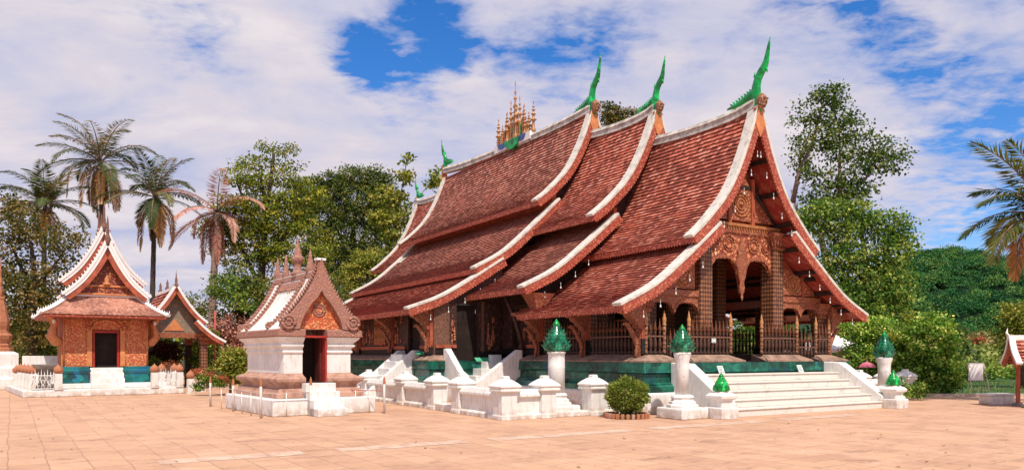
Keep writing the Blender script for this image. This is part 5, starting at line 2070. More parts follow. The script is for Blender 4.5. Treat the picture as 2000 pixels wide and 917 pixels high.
# ------------------------------------------------------------------ stupa at the left edge
ST = thing('orange_stupa', 'slender orange stupa with a bell and spire on a white base at the left edge', 'stupa', (-23.85, 34.6, 0), R(35))
ST.scale = (.52, .52, 1)
mb = MB()
mb.lathe([(1.7, 0), (1.7, .5), (1.5, .55), (1.5, 1.0), (1.35, 1.05), (1.35, 1.65), (1.0, 1.75)], sq=True)
bevel(mb.build('base', M['plaster'], ST), .03)
mb = MB()
mb.lathe([(.95, 1.75), (.95, 1.9), (.8, 1.95), (.85, 2.05), (.72, 2.12), (.9, 2.35), (.95, 2.5), (.72, 2.6), (.64, 2.75), (.72, 2.95), (.74, 3.15), (.6, 3.5), (.46, 3.85), (.34, 4.15), (.38, 4.22), (.30, 4.3)], n=8, smooth=False)
mb.build('bell', M['terracotta'], ST)
mb = MB()
mb.lathe([(.26, 4.3), (.2, 4.5), (.24, 4.56), (.16, 4.64), (.14, 4.9), (.22, 5.0), (.12, 5.12), (.10, 5.4), (.15, 5.5), (.07, 5.6), (.04, 5.9), (.005, 6.2)], n=12)
mb.build('spire', M['terracotta'], ST)
LW = thing('low_white_wall', 'low white plastered wall behind the bud posts left of the chapel', 'wall', (-20.9, 33.5, 0), R(35))
mb = MB()
mb.box((-1.0, 0, 0), (3.0, .3, 1.55))
bevel(mb.build('panel', M['plaster'], LW), .02)
mb = MB()
mb.box((-1.1, -.12, .0), (3.1, -.005, .9))
bevel(mb.build('base', M['plaster'], LW), .02)


# ------------------------------------------------------------------ right edge: roofed gate, board, tent and umbrella
GT = thing('roofed_kiosk', 'small kiosk with a red shingle roof on dark posts at the right edge', 'kiosk', (15.28, 22.8, 0), R(10))
kp = smooth_profile([(0, 2.12), (.12, 1.85), (.3, 1.6), (.62, 1.32)], 16)
kp = [Vector((-p.x, p.y)) for p in kp]
for mr in (None, 0.0):
    q = tile_tier(kp, 0, 2.6, M['tiles'], 'roof', GT, mr, .13, .16)
    q.rotation_euler = (0, 0, 0)
    sweep(kp, -.04, .12, .02, .09, mr, .05).build('verge_capping', M['lime'], q)
    sweep(kp, -.02, .04, -.14, .018, mr).build('bargeboard', M['redwood'], q)
for o in GT.children:
    pass
mb = MB()
mb.box((-.09, -.05, 2.05), (.09, 2.6, 2.2))
mb.tube([(0, 0, 2.15), (0, -.08, 2.28), (0, -.05, 2.42)], [.05, .03, .004], 6)
mb.build('ridge', M['lime'], GT)
for a in (-.38, .38):
    for b in (.35, 2.2):
        mb = MB()
        mb.box((a - .05, b - .05, .12), (a + .05, b + .05, 1.5))
        o = mb.build('post', M['redwood'], GT)
        mb = MB()
        mb.lathe([(.16, 0), (.16, .06), (.10, .12)], (a, b, 0), 10)
        mb.build('footing', M['grey'], o)
mb = MB()
mb.box((-.5, .2, 1.3), (.5, .32, 1.48))
mb.build('beam', M['redwood'], GT)
GT.rotation_euler = (0, 0, R(-106))
BN = thing('stone_bench', 'low white block bench beneath the kiosk roof at the right edge', 'bench', (15.6, 23.9, 0), R(10))
mb = MB()
mb.box((-.45, -.25, 0), (.45, .25, .30))
bevel(mb.build('block', M['plaster'], BN), .04)
mb = MB()
mb.box((-.5, -.29, .302), (.5, .29, .36))
bevel(mb.build('seat', M['plaster'], BN), .02)

EB = thing('white_board', 'white blank board on a thin tubular stand on the lawn', 'board', (18.05, 28.9, 0), R(-6))
mb = MB()
mb.box((-.27, -.02, .62), (.27, .02, 1.26))
o = mb.build('panel', M['canvas'], EB)
mb = MB()
for lo, hi in (((-.295, -.03, 1.262), (.295, .03, 1.29)), ((-.295, -.03, .59), (.295, .03, .618))):
    mb.box(lo, hi)
mb.build('panel_frame', M['metal'], o)
for a, b, a2, b2 in ((-.29, 0, -.26, -.3), (.29, 0, .40, -.3), (-.29, .03, -.36, .35), (.29, .03, .36, .35)):
    mb = MB()
    mb.tube([(a, b, 1.28), (a2, b2, 0)], .016, 6)
    mb.build('leg', M['rail'], EB)
mb = MB()
mb.tube([(-.265, -.24, .25), (.385, -.24, .25)], .014, 6)
mb.build('crossbar', M['rail'], EB)

TN = thing('white_tent', 'white canvas tent roof showing beyond the right side of the temple', 'tent', (15.2, 33.2, 0), R(20))
mb = MB()
P = [(-2.2, -1.5, 1.85), (1.5, -1.5, 1.62), (1.5, 1.8, 1.62), (-2.2, 1.8, 1.85)]
ap = (-1.6, 0, 2.75)
for i in range(4):
    a, b = Vector(P[i]), Vector(P[(i + 1) % 4])
    c = Vector(ap)
    n = 10
    for k in range(n):
        for j in range(6):
            def sp(s, t):
                e = a + (b - a) * s
                q = e + (c - e) * t
                return q + Vector((0, 0, -.22 * math.sin(PI * t)))
            mb.quad(sp(k / n, j / 6), sp((k + 1) / n, j / 6), sp((k + 1) / n, (j + 1) / 6), sp(k / n, (j + 1) / 6), smooth=True)
cn = mb.build('canopy', M['canvas'], TN)
mb = MB()
for i in range(4):
    a, b = Vector(P[i]), Vector(P[(i + 1) % 4])
    d = Vector((0, 0, .16))
    mb.quad(a, b, b - d, a - d)
mb.build('valance', M['canvas'], cn)
for p in P:
    mb = MB()
    mb.tube([(p[0], p[1], 0), (p[0], p[1], p[2])], .03, 6)
    mb.build('pole', M['redrail'], TN)
UM = thing('pink_umbrella', 'open pink umbrella beyond the right side wall of the stair', 'umbrella', (14.2, 29.7, 0), 0)
mb = MB()
prof = [(.0, 1.32), (.14, 1.29), (.26, 1.21), (.33, 1.10)]
rings = []
for r_, z in prof:
    ring = []
    for j in range(16):
        a = 2 * PI * j / 16
        k = 1 - .08 * (j % 2) * (r_ / .33)
        ring.append((max(r_, .001) * k * math.cos(a), max(r_, .001) * k * math.sin(a), z))
    rings.append(ring)
mb.loft(rings, True, False, True, False)
mb.build('canopy', M['pink'], UM)
mb = MB()
mb.tube([(0, 0, .0), (0, 0, 1.37)], .015, 6)
mb.build('shaft', M['metal'], UM)
for j in range(8):
    a = 2 * PI * j / 8
    mb = MB()
    mb.tube([(0, 0, 1.28), (.32 * math.cos(a), .32 * math.sin(a), 1.095)], .006, 4)
    mb.build('rib', M['metal'], UM)

FP = thing('painted_pole', 'thin red and white painted pole among the bushes left of the shrine', 'pole', tuple(gnd(420, 752) * 1.0), 0)
mb = MB()
mb.tube([(0, 0, 0), (0, 0, 3.9)], .05, 8)
mb.build('shaft', M['barkpale'], FP)
mb = MB()
mb.tube([(0, 0, .9), (0, 0, 3.88)], .053, 8)
mb.build('painted_band', M['redrail'], FP)


# ------------------------------------------------------------------ trees
NR = np.random.default_rng(11)


def crown_arrays(blobs, d, leaf, dens, clump=.5, depth=1.0, flat=.5, up=.6):
    """blobs are ellipses (px, py, rx, ry) of the photograph turned into real ellipsoids d metres away; twigs of leaves fill them"""
    P, T_, N_, U, L = [], [], [], [], []
    for bl in blobs:
        px, py, rx, ry = bl[:4]
        dd = d + (bl[4] if len(bl) > 4 else 0)
        k = dd / FPX
        c = np.array(at(px, py, dd))
        rad = np.array([rx * k, (rx + ry) * .5 * k * depth, ry * k])
        vol = rx * ry * k * k * 3.14
        nt = max(4, int(4.4 * dens * vol / (clump * clump)))
        q = NR.normal(size=(nt, 3))
        q /= np.linalg.norm(q, axis=1, keepdims=True)
        rr = NR.random(nt) ** .42
        tc = c + q * rad * rr[:, None]
        outw = q
        m = 21
        tv = NR.random(nt)
        for i in range(nt):
            o = NR.normal(size=(m, 3)) * np.array([clump, clump, clump * flat]) * .42
            P.append(tc[i] + o)
            dirs = NR.normal(size=(m, 3)) * .8 + outw[i] * .7 + np.array([0, 0, -.35])
            T_.append(dirs)
            nn = NR.normal(size=(m, 3)) * .55 + np.array([0, 0, up]) + outw[i] * .35
            N_.append(nn)
            U.append(np.stack([NR.random(m), np.full(m, tv[i])], 1))
            L.append(leaf * .58 * NR.uniform(.7, 1.35, m))
    return np.concatenate(P), np.concatenate(T_), np.concatenate(N_), np.concatenate(U), np.concatenate(L)


def tree(name, label, cat, base, d, blobs, m, leaf=.3, dens=1.2, clump=.55, limbs=(), trunk_r=.25, bark='bark', group=None, depth=.9, wid=.34, kind=None, extra=(), flat=.5, base_z=0.0):
    """base: (px) of the foot; limbs: lists of (px, py) points from the foot or from a fork"""
    bx = at(base, HY, d)
    root = thing(name, label, cat, (bx.x, bx.y, base_z), 0, group)
    off = np.array([bx.x, bx.y, base_z])
    P, T_, N_, U, L = crown_arrays(blobs, d, leaf, dens, clump, depth, flat)
    leafmesh('crown', P - off, T_, N_, L, L * wid, U, M[m], root)
    for nm, bl, mm in extra:
        P, T_, N_, U, L = crown_arrays(bl, d, leaf, dens, clump, depth, flat)
        leafmesh(nm, P - off, T_, N_, L, L * wid, U, M[mm], root)
    if limbs:
        for j, lb in enumerate(limbs):
            mb = MB()
            pts = []
            for q in lb:
                w = at(q[0], q[1], d + (q[2] if len(q) > 2 else 0)) - Vector(off)
                pts.append(w)
            if j == 0:
                pts[0].z = 0
            n = len(pts)
            r0 = trunk_r if j == 0 else trunk_r * .45
            mb.tube(pts, [r0 * (1 - .75 * i / max(1, n - 1)) for i in range(n)], 8)
            mb.build('trunk' if j == 0 else 'limb', M[bark], root)
    return root


tree('large_tree', 'orange tinged bushy tree at the far left behind the chapel', 'tree', 60, 42,
     [(30, 430, 50, 55), (10, 500, 45, 70), (80, 470, 65, 40), (60, 560, 70, 55), (130, 520, 50, 45), (20, 610, 50, 50), (95, 620, 45, 60), (60, 680, 30, 40), (150, 470, 26, 24), (155, 560, 22, 30), (25, 390, 28, 20)],
     'leaf_autumn', .30, .95, .7, [[(60, 730), (62, 640), (70, 560), (60, 470)], [(70, 560), (120, 500)], [(64, 600), (20, 520)], [(66, 580), (15, 460)]], .35, 'barkdark',
     extra=[('shade_coloured_crown', [(90, 650, 45, 50, 2), (110, 600, 50, 45, 2), (50, 600, 60, 60, 3), (70, 690, 40, 35, 2), (20, 660, 40, 50, 3), (150, 620, 40, 50, 3)], 'leaf_dark')])  # lower and rear crown in darker leaves, its shade put into the colour
tree('small_tree', 'rounded pale green tree seen past the right side of the pavilion', 'tree', 385, 48, [(385, 590, 34, 26), (372, 612, 26, 22), (402, 618, 20, 26), (350, 600, 14, 14)], 'leaf_mid', .22, .8, .5,
     [[(388, 690), (386, 640), (384, 600)], [(386, 640), (370, 610)], [(386, 645), (402, 615)]], .12)
tree('broad_tree', 'tall layered tree with open tiers of leaves behind the small shrine', 'tree', 505, 45,
     [(540, 292, 42, 13), (500, 318, 46, 14), (568, 322, 22, 10), (472, 345, 45, 16), (540, 350, 50, 18), (450, 400, 42, 18), (520, 395, 60, 22), (590, 385, 50, 30), (430, 440, 40, 16), (490, 445, 60, 22), (570, 440, 60, 26), (395, 452, 22, 9), (470, 500, 55, 25), (545, 500, 60, 30), (610, 480, 45, 40), (600, 540, 45, 35), (520, 560, 50, 25), (480, 410, 55, 30), (540, 420, 60, 34), (510, 470, 60, 40), (450, 470, 40, 24), (500, 360, 40, 16), (585, 352, 26, 14)],
     'leaf_mid', .26, 1.35, .62, [[(505, 730), (505, 620), (512, 520), (520, 420), (535, 300)], [(508, 560), (470, 480), (430, 440)], [(512, 520), (570, 440), (600, 390)], [(516, 460), (480, 400), (460, 350)], [(520, 430), (560, 370)], [(520, 400), (505, 330)]], .36, 'barkdark', flat=.3)
tree('strangler_tree', 'dark mass of leaves and hanging dead growth directly left of the small shrine', 'tree', 470, 41,
     [(455, 560, 40, 34), (500, 590, 45, 40), (450, 620, 30, 40), (540, 620, 40, 40), (590, 600, 40, 45), (640, 590, 40, 50), (480, 545, 30, 25)], 'leaf_dark', .26, 1.5, .6,
     [[(475, 735), (470, 640), (470, 560)], [(470, 640), (500, 590)]], .5, 'barkdark', extra=[('bright_leaves', [(445, 555, 34, 22, -1.2), (470, 590, 28, 18, -1.6), (420, 575, 14, 12, -1)], 'leaf_right'), ('hanging_foliage', [(447, 640, 26, 30, -1), (465, 670, 22, 34, -1), (490, 650, 20, 30, -1)], 'frond_pink')])
tree('round_tree', 'dense dark domed tree between the shrine roof and the rear temple gable', 'tree', 690, 58,
     [(700, 345, 62, 22), (650, 365, 50, 25), (735, 360, 38, 30), (700, 400, 75, 45), (640, 430, 50, 45), (690, 470, 70, 45), (745, 430, 35, 50), (630, 500, 45, 40), (700, 520, 60, 40), (640, 560, 60, 40), (590, 420, 30, 30), (612, 368, 36, 22), (600, 395, 40, 30)],
     'leaf_dark', .30, 1.5, .6, [[(690, 720), (690, 560), (690, 450), (700, 370)], [(690, 520), (650, 430)], [(690, 500), (735, 410)]], .4, 'barkdark')
tree('slender_tree', 'slender tree with large yellowing leaves beside the rear green finials', 'tree', 772, 54,
     [(795, 318, 5, 13), (790, 345, 22, 14), (765, 385, 30, 22), (785, 420, 22, 30), (750, 430, 28, 24), (772, 470, 26, 30), (760, 505, 24, 20), (850, 340, 14, 16), (848, 362, 12, 12)],
     'leaf_yellow', .42, .75, .6, [[(772, 700), (772, 520), (776, 420), (795, 310)], [(775, 460), (760, 390)], [(776, 430), (848, 350)]], .12, 'bark', wid=.42)
tree('bushy_tree', 'yellow green leafy tree between the shrine roof and the rear eaves of the temple', 'tree', 715, 47,
     [(720, 505, 32, 20), (700, 530, 34, 24), (740, 525, 24, 22), (690, 560, 26, 22), (670, 555, 16, 20)], 'leaf_yellow', .26, 1.4, .5, [[(715, 700), (715, 600), (716, 530)], [(715, 580), (700, 540)]], .15)
tree('distant_tree', 'pale tree top rising behind the temple ridge between two green finials', 'tree', 1200, 62,
     [(1190, 215, 16, 18), (1215, 222, 20, 14), (1240, 222, 14, 8), (1195, 240, 26, 16)], 'leaf_autumn', .34, 1.2, .55, [[(1200, 700), (1200, 400), (1198, 230)]], .25)
tree('tall_tree', 'tall open leafy tree with pale limbs on the right of the temple', 'tree', 1640, 40,
     [(1610, 190, 42, 22), (1640, 180, 20, 16), (1580, 225, 30, 24), (1630, 230, 45, 32), (1672, 245, 24, 22), (1590, 270, 40, 30), (1640, 285, 45, 30), (1575, 305, 28, 26), (1700, 285, 40, 24), (1740, 300, 34, 18), (1690, 320, 45, 28), (1735, 325, 28, 16), (1620, 345, 40, 22), (1650, 370, 45, 28), (1600, 385, 34, 30), (1680, 365, 30, 25), (1625, 400, 30, 22), (1662, 400, 26, 20), (1570, 340, 20, 20), (1755, 310, 18, 10)],
     'leaf_tall', .30, .95, .62, [[(1640, 720), (1625, 560), (1605, 470), (1590, 400)], [(1548, 395), (1562, 330), (1585, 285), (1600, 230), (1610, 190)], [(1600, 450), (1640, 400), (1690, 350), (1720, 300)], [(1600, 460), (1560, 420), (1545, 370)], [(1640, 400), (1640, 330), (1640, 260)]], .32, 'barkpale')
tree('leafy_tree', 'bright green tree filling the space below the tall tree right of the temple roof', 'tree', 1700, 37,
     [(1590, 425, 36, 34), (1560, 430, 18, 20), (1630, 415, 40, 24), (1680, 415, 34, 22), (1640, 455, 40, 36), (1700, 440, 40, 30), (1750, 440, 34, 30), (1650, 510, 55, 42), (1720, 500, 50, 44), (1760, 480, 26, 40), (1640, 575, 45, 40), (1705, 560, 55, 40), (1750, 570, 36, 44), (1690, 620, 60, 36), (1650, 640, 40, 30), (1760, 625, 24, 34)],
     'leaf_right', .27, 1.45, .55, [[(1700, 730), (1700, 620), (1690, 500), (1680, 440)], [(1700, 580), (1740, 470)], [(1695, 560), (1640, 480), (1580, 420)]], .28, 'bark')
tree('flowering_bush', 'glossy dome of bush with yellow tips beside the right end of the fence', 'bush', 1815, 29.6,
     [(1815, 630, 40, 20), (1800, 660, 55, 36), (1840, 660, 32, 36), (1800, 710, 60, 40), (1845, 710, 32, 44), (1815, 745, 50, 26), (1850, 745, 20, 24)], 'leaf_bush', .22, 1.3, .34, [[(1815, 772), (1815, 720), (1812, 660)], [(1815, 730), (1840, 670)]], .08, 'bark')
tree('flowering_bush', 'glossy bush with pale blossoms behind the right lotus pillar', 'bush', 1715, 30.5,
     [(1680, 640, 40, 26), (1725, 640, 40, 26), (1700, 680, 45, 30), (1755, 690, 36, 40), (1680, 700, 40, 26), (1740, 735, 44, 28), (1660, 730, 40, 22)], 'leaf_bush', .19, 1.6, .36, [[(1715, 765), (1715, 700), (1710, 650)]], .08, 'bark',
     extra=[('blossoms', [(1768, 618, 5, 3, -1), (1742, 655, 4, 3, -1.2)], 'leaf_yellow')])
tree('low_bush', 'small light green bush at the foot of the farthest right fence post', 'bush', 1785, 26.2, [(1790, 757, 14, 12), (1780, 768, 9, 7), (1797, 768, 8, 6)], 'leaf_right', .12, 2.0, .2)
tree('low_bush', 'straggling bush growing between the right pedestal and the fence post', 'bush', 1762, 24.0, [(1764, 755, 9, 12), (1768, 770, 8, 8), (1758, 742, 5, 6)], 'leaf_right', .10, 1.6, .18)
tree('yellow_tree', 'yellow green tree top above the kiosk roof at the right edge', 'tree', 1990, 36, [(1985, 615, 34, 24), (2010, 640, 40, 34), (1975, 650, 26, 26), (2005, 690, 40, 30), (1968, 675, 14, 18)], 'leaf_yellow', .22, 1.5, .42, [[(1995, 730), (1995, 640)]], .15)
tree('red_flower_tree', 'small tree with red blossom in the greenery far beyond the lawn', 'tree', 1911, 74, [(1908, 662, 12, 4), (1918, 667, 9, 4)], 'leaf_flower', .3, 2.2, .5, [[(1911, 720), (1911, 664)]], .1)
for i, (px, d, h, lab) in enumerate(((1458, 37, 190, 'green shrub seen through the central doorway of the temple porch'), (1590, 36, 50, 'green shrub under the right eave of the temple'), (1522, 38, 150, 'green shrub glimpsed between the right porch railings'))):
    tree('garden_shrub', lab, 'shrub', px, d, [(px, 692 - h * .2, 38, h * .5), (px - 22, 705, 24, 26), (px + 24, 700, 26, 30)], 'leaf_right', .22, 1.3, .4, [[(px, 745), (px, 690)]], .08)
# bushes and flowers left of the shrine
tree('garden_shrub', 'yellow green shrub standing directly left of the small shrine', 'shrub', 448, 29.5, [(452, 700, 26, 22), (440, 722, 22, 18), (462, 728, 22, 18), (470, 700, 12, 20)], 'leaf_yellow', .17, 1.8, .32, [[(450, 755), (450, 705)]], .06)
tree('garden_shrub', 'deep green shrub beneath the palm trunk left of the painted pole', 'shrub', 392, 38.5, [(390, 690, 22, 26), (405, 660, 16, 22), (385, 715, 24, 20)], 'leaf_right', .18, 1.6, .34, [[(392, 750), (392, 690)]], .06, extra=[('dark_leaves', [(415, 690, 20, 36, 1.5), (430, 660, 22, 36, 2)], 'leaf_dark')])
tree('flower_bed', 'orange and red flowers beside the right end of the chapel platform', 'flowers', 400, 29.2, [(402, 738, 16, 10), (390, 752, 12, 8), (430, 745, 18, 10)], 'leaf_right', .11, 2.0, .2, extra=[('blossoms', [(385, 724, 8, 4, -.3), (410, 729, 6, 4, -.3), (432, 733, 7, 3, -.3), (444, 742, 4, 3, -.3)], 'leaf_flower')])
tree('maroon_shrub', 'dark maroon shrub inside the open pavilion beside the chapel', 'shrub', 318, 37.5, [(312, 685, 24, 22), (335, 690, 22, 20), (300, 705, 14, 20)], 'leaf_maroon', .18, 1.6, .32, [[(318, 735), (318, 690)]], .06)
tree('garden_shrub', 'light green shrub showing at the right edge of the chapel wall', 'shrub', 305, 35, [(300, 712, 14, 14), (330, 718, 16, 10)], 'leaf_right', .16, 1.6, .3, extra=[('blossoms', [(325, 712, 8, 5, -.3)], 'leaf_flower')])

# clipped round bush in its brick ring
BB = gnd(1225, 815)
BU = thing('clipped_bush', 'round clipped green bush in front of the white temple fence', 'bush', BB)
nb = 5200
q = NR.normal(size=(nb, 3))
q /= np.linalg.norm(q, axis=1, keepdims=True)
lump = 1 + .08 * np.sin(q[:, 0] * 7 + 1) * np.cos(q[:, 1] * 6) + .07 * np.sin(q[:, 2] * 9 + q[:, 0] * 4) + .10 * NR.random(nb) ** 4
rad = NR.random(nb) ** .22 * lump
c = q * rad[:, None] * np.array([.50, .50, .42]) + np.array([0, 0, .57])
leafmesh('crown', c, q + NR.normal(size=(nb, 3)) * .7, NR.normal(size=(nb, 3)) * .6 + np.array([0, 0, .7]), NR.uniform(.05, .10, nb), NR.uniform(.014, .026, nb), np.stack([NR.random(nb), np.clip(.5 * (NR.random(nb) + rad - .35), 0, 1)], 1), M['leaf_box'], BU)
for a in range(6):
    mb = MB()
    t = 2 * PI * a / 6
    mb.tube([(0.03 * math.cos(t), .03 * math.sin(t), .03), (.12 * math.cos(t), .12 * math.sin(t), .22), (.3 * math.cos(t), .3 * math.sin(t), .5)], [.025, .02, .01], 6)
    mb.build('stem', M['bark'], BU)
BR = thing('brick_ring', 'low ring of red and white painted bricks round the clipped bush', 'planter', BB)
for k in range(26):
    a = 2 * PI * k / 26
    mb = MB()
    mb.cbox((0, 0, .065), (.085, .075, .13))
    o = bevel(mb.build('brick', M['terracotta'] if k % 5 else M['brownstucco'], BR), .01)
    o.location = (.53 * math.cos(a), .53 * math.sin(a), 0)
    o.rotation_euler = (0, 0, a + rnd.uniform(-.08, .08))
mb = MB()
mb.lathe([(.48, 0.002), (.48, .08), (.2, .11), (.01, .12)], n=24)
mb.build('soil', M['earth'], BR)


# ------------------------------------------------------------------ palms
def fronds(spec, leaf_len, m_name, root, name, droop=.9, npair=60, lw=.04, vshape=.3):
    """spec: (azimuth, elevation, length, droop factor) of each frond, starting from the palm heart at the root's origin"""
    P, T_, N_, U, L = [], [], [], [], []
    rach = MB()
    for az, el, ln, dr, hz in spec:
        h = np.array([math.cos(az), math.sin(az), 0.0])
        pts = []
        p = np.array([0, 0, hz], float)
        a = el
        ns = 22
        for i in range(ns + 1):
            pts.append(p.copy())
            p = p + (h * math.cos(a) + np.array([0, 0, math.sin(a)])) * ln / ns
            a -= dr * (0.4 + 1.2 * i / ns) / ns * 1.6
            a = max(a, -1.5)
        pts = np.array(pts)
        rach.tube([tuple(x) for x in pts[::3]], [.05 * ln / 4 * (1 - .8 * i / 8) for i in range(len(pts[::3]))], 5)
        fv = NR.random()
        side = np.array([-h[1], h[0], 0])
        for s in np.linspace(.12, .995, npair):
            i = min(int(s * ns), ns - 1)
            f = s * ns - i
            c = pts[i] * (1 - f) + pts[i + 1] * f
            tg = pts[i + 1] - pts[i]
            tg /= np.linalg.norm(tg)
            upv = np.cross(side, tg)
            if upv[2] < 0:
                upv = -upv
            ll = leaf_len * (math.sin(PI * min(1, .18 + s * .80)) ** .7 + .08) * NR.uniform(.8, 1.1)
            for sg in (-1, 1):
                dv = side * sg * .85 + tg * (.45 + .5 * s) + upv * vshape * NR.uniform(.2, 1) + np.array([0, 0, -.42]) * NR.uniform(.6, 1.5)
                P.append(c)
                T_.append(dv)
                N_.append(upv + side * sg * -.3)
                U.append((NR.random(), fv))
                L.append(ll)
    L = np.array(L)
    o = leafmesh(name, P, T_, N_, L, np.full(len(L), lw), np.array(U), M[m_name], root, curl=-.06)
    rach.build('rachis', M['barkpale'], o)
    return o


def palm(label, heart, d, foot, ln, green, dead, m='frond', md='frond_gold', seed=0, trunk_r=.2, leaf=.75, nuts=True, skirt=0, bark='barkdark', lw=.036):
    R2 = np.random.default_rng(seed)
    hv = at(heart[0], heart[1], d)
    fx_ = at(foot, HY, d)
    root = thing('palm_tree', label, 'palm', (fx_.x, fx_.y, 0))
    top = hv - Vector((fx_.x, fx_.y, 0))
    mb = MB()
    n = 26
    path, rr = [], []
    for i in range(n + 1):
        s = i / n
        path.append((top.x * s ** 1.6, top.y * s, top.z * s))
        rr.append(trunk_r * (1.25 - .45 * s) * (1 + (.06 if i % 2 else -.03)))
    mb.tube(path, rr, 9)
    mb.build('trunk', M[bark], root)
    hd = bpy.data.objects.new('crown', None)
    sp = []
    for i in range(green):
        az = i * 2.399 + seed + R2.uniform(-.3, .3)
        el = R(84 if m == 'frond' else 58) - (i / green) ** 1.0 * R(100 if m == 'frond' else 80) + R2.uniform(-.1, .1)
        sp.append((az, el, ln * R2.uniform(.88, 1.15), R2.uniform(.65, 1.15), .1))
    COL.objects.unlink(hd) if hd.name in COL.objects else None
    bpy.data.objects.remove(hd)
    o = fronds(sp, leaf, m, root, 'crown', lw=lw)
    o.location = top
    sp = []
    for i in range(dead):
        az = i * 2.399 + 1.0 + R2.uniform(-.4, .4)
        sp.append((az, R2.uniform(R(-45), R(15)), ln * R2.uniform(.7, 1.0), R2.uniform(1.6, 2.4), -.1))
    if sp:
        o = fronds(sp, leaf * .8, md, root, 'dead_fronds', lw=lw)
        o.location = top
    if skirt:
        sp = []
        for i in range(skirt):
            sp.append((i * 2.4 + .4, R2.uniform(R(-80), R(-50)), ln * R2.uniform(.55, .95), 1.5, -.2))
        o = fronds(sp, leaf * .6, md, root, 'dry_skirt', lw=lw)
        o.location = top
    if nuts:
        nb_ = MB()
        for i in range(9):
            a = i * 2.4
            nb_.lathe([(0, -.16), (.11, -.1), (.14, 0), (.1, .1), (0, .16)], (top.x + .3 * math.cos(a), top.y + .3 * math.sin(a), top.z - .35 - .12 * (i % 3)), 8)
        nb_.build('coconuts', M['barkpale'], root)
    return root


palm('tallest coconut palm, with golden fronds hanging under its crown behind the chapel', (197, 318), 66, 204, 5.3, 18, 7, 'frond', 'frond_gold', 1, .22, 1.15, True, 6)
palm('shorter coconut palm with a bare straight trunk between the chapel and the pavilion', (303, 388), 58, 296, 4.4, 18, 5, 'frond', 'frond_gold', 2, .19, .95, True, 6)
palm('dark feathery palm rising out of the orange tinged tree at the far left', (88, 400), 56, 84, 3.7, 20, 3, 'frond', 'frond_gold', 3, .18, .9, True, 3)
palm('dying palm with pinkish drooping fronds left of the broad tree', (424, 415), 44, 412, 3.5, 8, 7, 'frond_pink', 'frond_pink', 5, .20, .75, False, 5, 'barkpale', .026)
# the palm at the right edge
PR = thing('palm_tree', 'sunlit palm whose arching fronds reach in from the right edge', 'palm', tuple(Vector((at(2075, HY, 24).x, 24, 0))))
hv = at(2046, 420, 24) - Vector(PR.location)
mb = MB()
mb.tube([(hv.x * s, 0, hv.z * s) for s in (0, .25, .5, .75, 1)], [.24, .2, .18, .17, .15], 9)
mb.build('trunk', M['bark'], PR)
o = fronds([(PI, R(12), 3.0, .8, 0), (PI + .25, R(-3), 2.9, 1.0, 0), (PI - .2, R(62), 3.3, .45, .1), (PI + .1, R(40), 2.5, 1.0, .05), (2.2, R(50), 2.6, .8, .1), (.3, R(40), 3.0, 1.0, .1), (-.6, R(20), 3, 1, 0), (.9, R(60), 3, 1, 0), (-1.6, R(70), 3, .8, 0), (1.6, R(25), 3, 1.1, 0), (PI - .1, R(80), 2.8, .5, 0), (-1.2, R(30), 2.6, 1.2, 0)], .95, 'frond_right', PR, 'crown', npair=66, lw=.032)
o.location = hv
o = fronds([(PI + .15, R(-8), 2.6, 2.1, -.1), (PI - .3, R(-20), 2.3, 2.2, -.1), (PI + .5, R(-30), 2.4, 1.9, -.1), (-.4, R(-20), 2.3, 2.2, -.1)], .7, 'frond_gold', PR, 'dead_fronds', npair=62, lw=.028)
o.location = hv

# ------------------------------------------------------------------ hill and far woods
def hill_h(x, y):
    """height of the hill across the river"""
    r = 46 * math.exp(-((x - 212) / 52) ** 2) + 40 * math.exp(-((x - 275) / 70) ** 2) + 34 * math.exp(-((x - 370) / 90) ** 2) + 20 * math.exp(-((x - 140) / 55) ** 2)
    s = max(0.0, min(1.0, (y - 290) / 95))
    s = s * s * (3 - 2 * s) * .70
    back = max(0.0, min(1.0, (640 - y) / 200))
    return r * s * back + 2.5 * math.sin(x * .05) * math.sin(y * .045) * s - 1.0


mb = MB()
X = [60 + i * 9 for i in range(55)]
Y = [280 + j * 9 for j in range(40)]
n0 = len(X)
for y in Y:
    for x in X:
        mb.v.append((x, y, hill_h(x, y)))
for j in range(len(Y) - 1):
    for i in range(n0 - 1):
        mb.face((j * n0 + i, j * n0 + i + 1, (j + 1) * n0 + i + 1, (j + 1) * n0 + i), smooth=True)
M['hillground'] = m_plain('hill_ground', (0.02, 0.06, 0.022), 0.95, 0.5, .05)
tagit(mb.build('hill', M['hillground']), kind='structure')


def forest(name, mname, pts, size, leaf, per, label, squash=.8):
    P, T_, N_, U, L = [], [], [], [], []
    for (x, y, z, s) in pts:
        n = int(per * s * s)
        q = NR.normal(size=(n, 3))
        q /= np.linalg.norm(q, axis=1, keepdims=True)
        q[:, 2] = np.abs(q[:, 2]) * 1.0 - .25
        lump = 1 + .22 * np.sin(q[:, 0] * 5 + x) * np.sin(q[:, 2] * 6 + y)
        r = size * s * lump * NR.random(n) ** .25
        c = q * r[:, None] * np.array([1, 1, squash]) + np.array([x, y, z + size * s * .55])
        P.append(c)
        T_.append(q + NR.normal(size=(n, 3)) * .8)
        N_.append(q * .7 + NR.normal(size=(n, 3)) * .4 + np.array([0, 0, .5]))
        U.append(np.stack([NR.random(n), np.clip(np.full(n, NR.random() ** 1.3) * .95 + .12 * NR.random(n) - .04, 0, 1)], 1))
        L.append(leaf * NR.uniform(.7, 1.3, n))
    L = np.concatenate(L)
    return tagit(leafmesh(name, np.concatenate(P), np.concatenate(T_), np.concatenate(N_), L, L * .42, np.concatenate(U), M[mname]), label, 'forest', None, 'stuff')


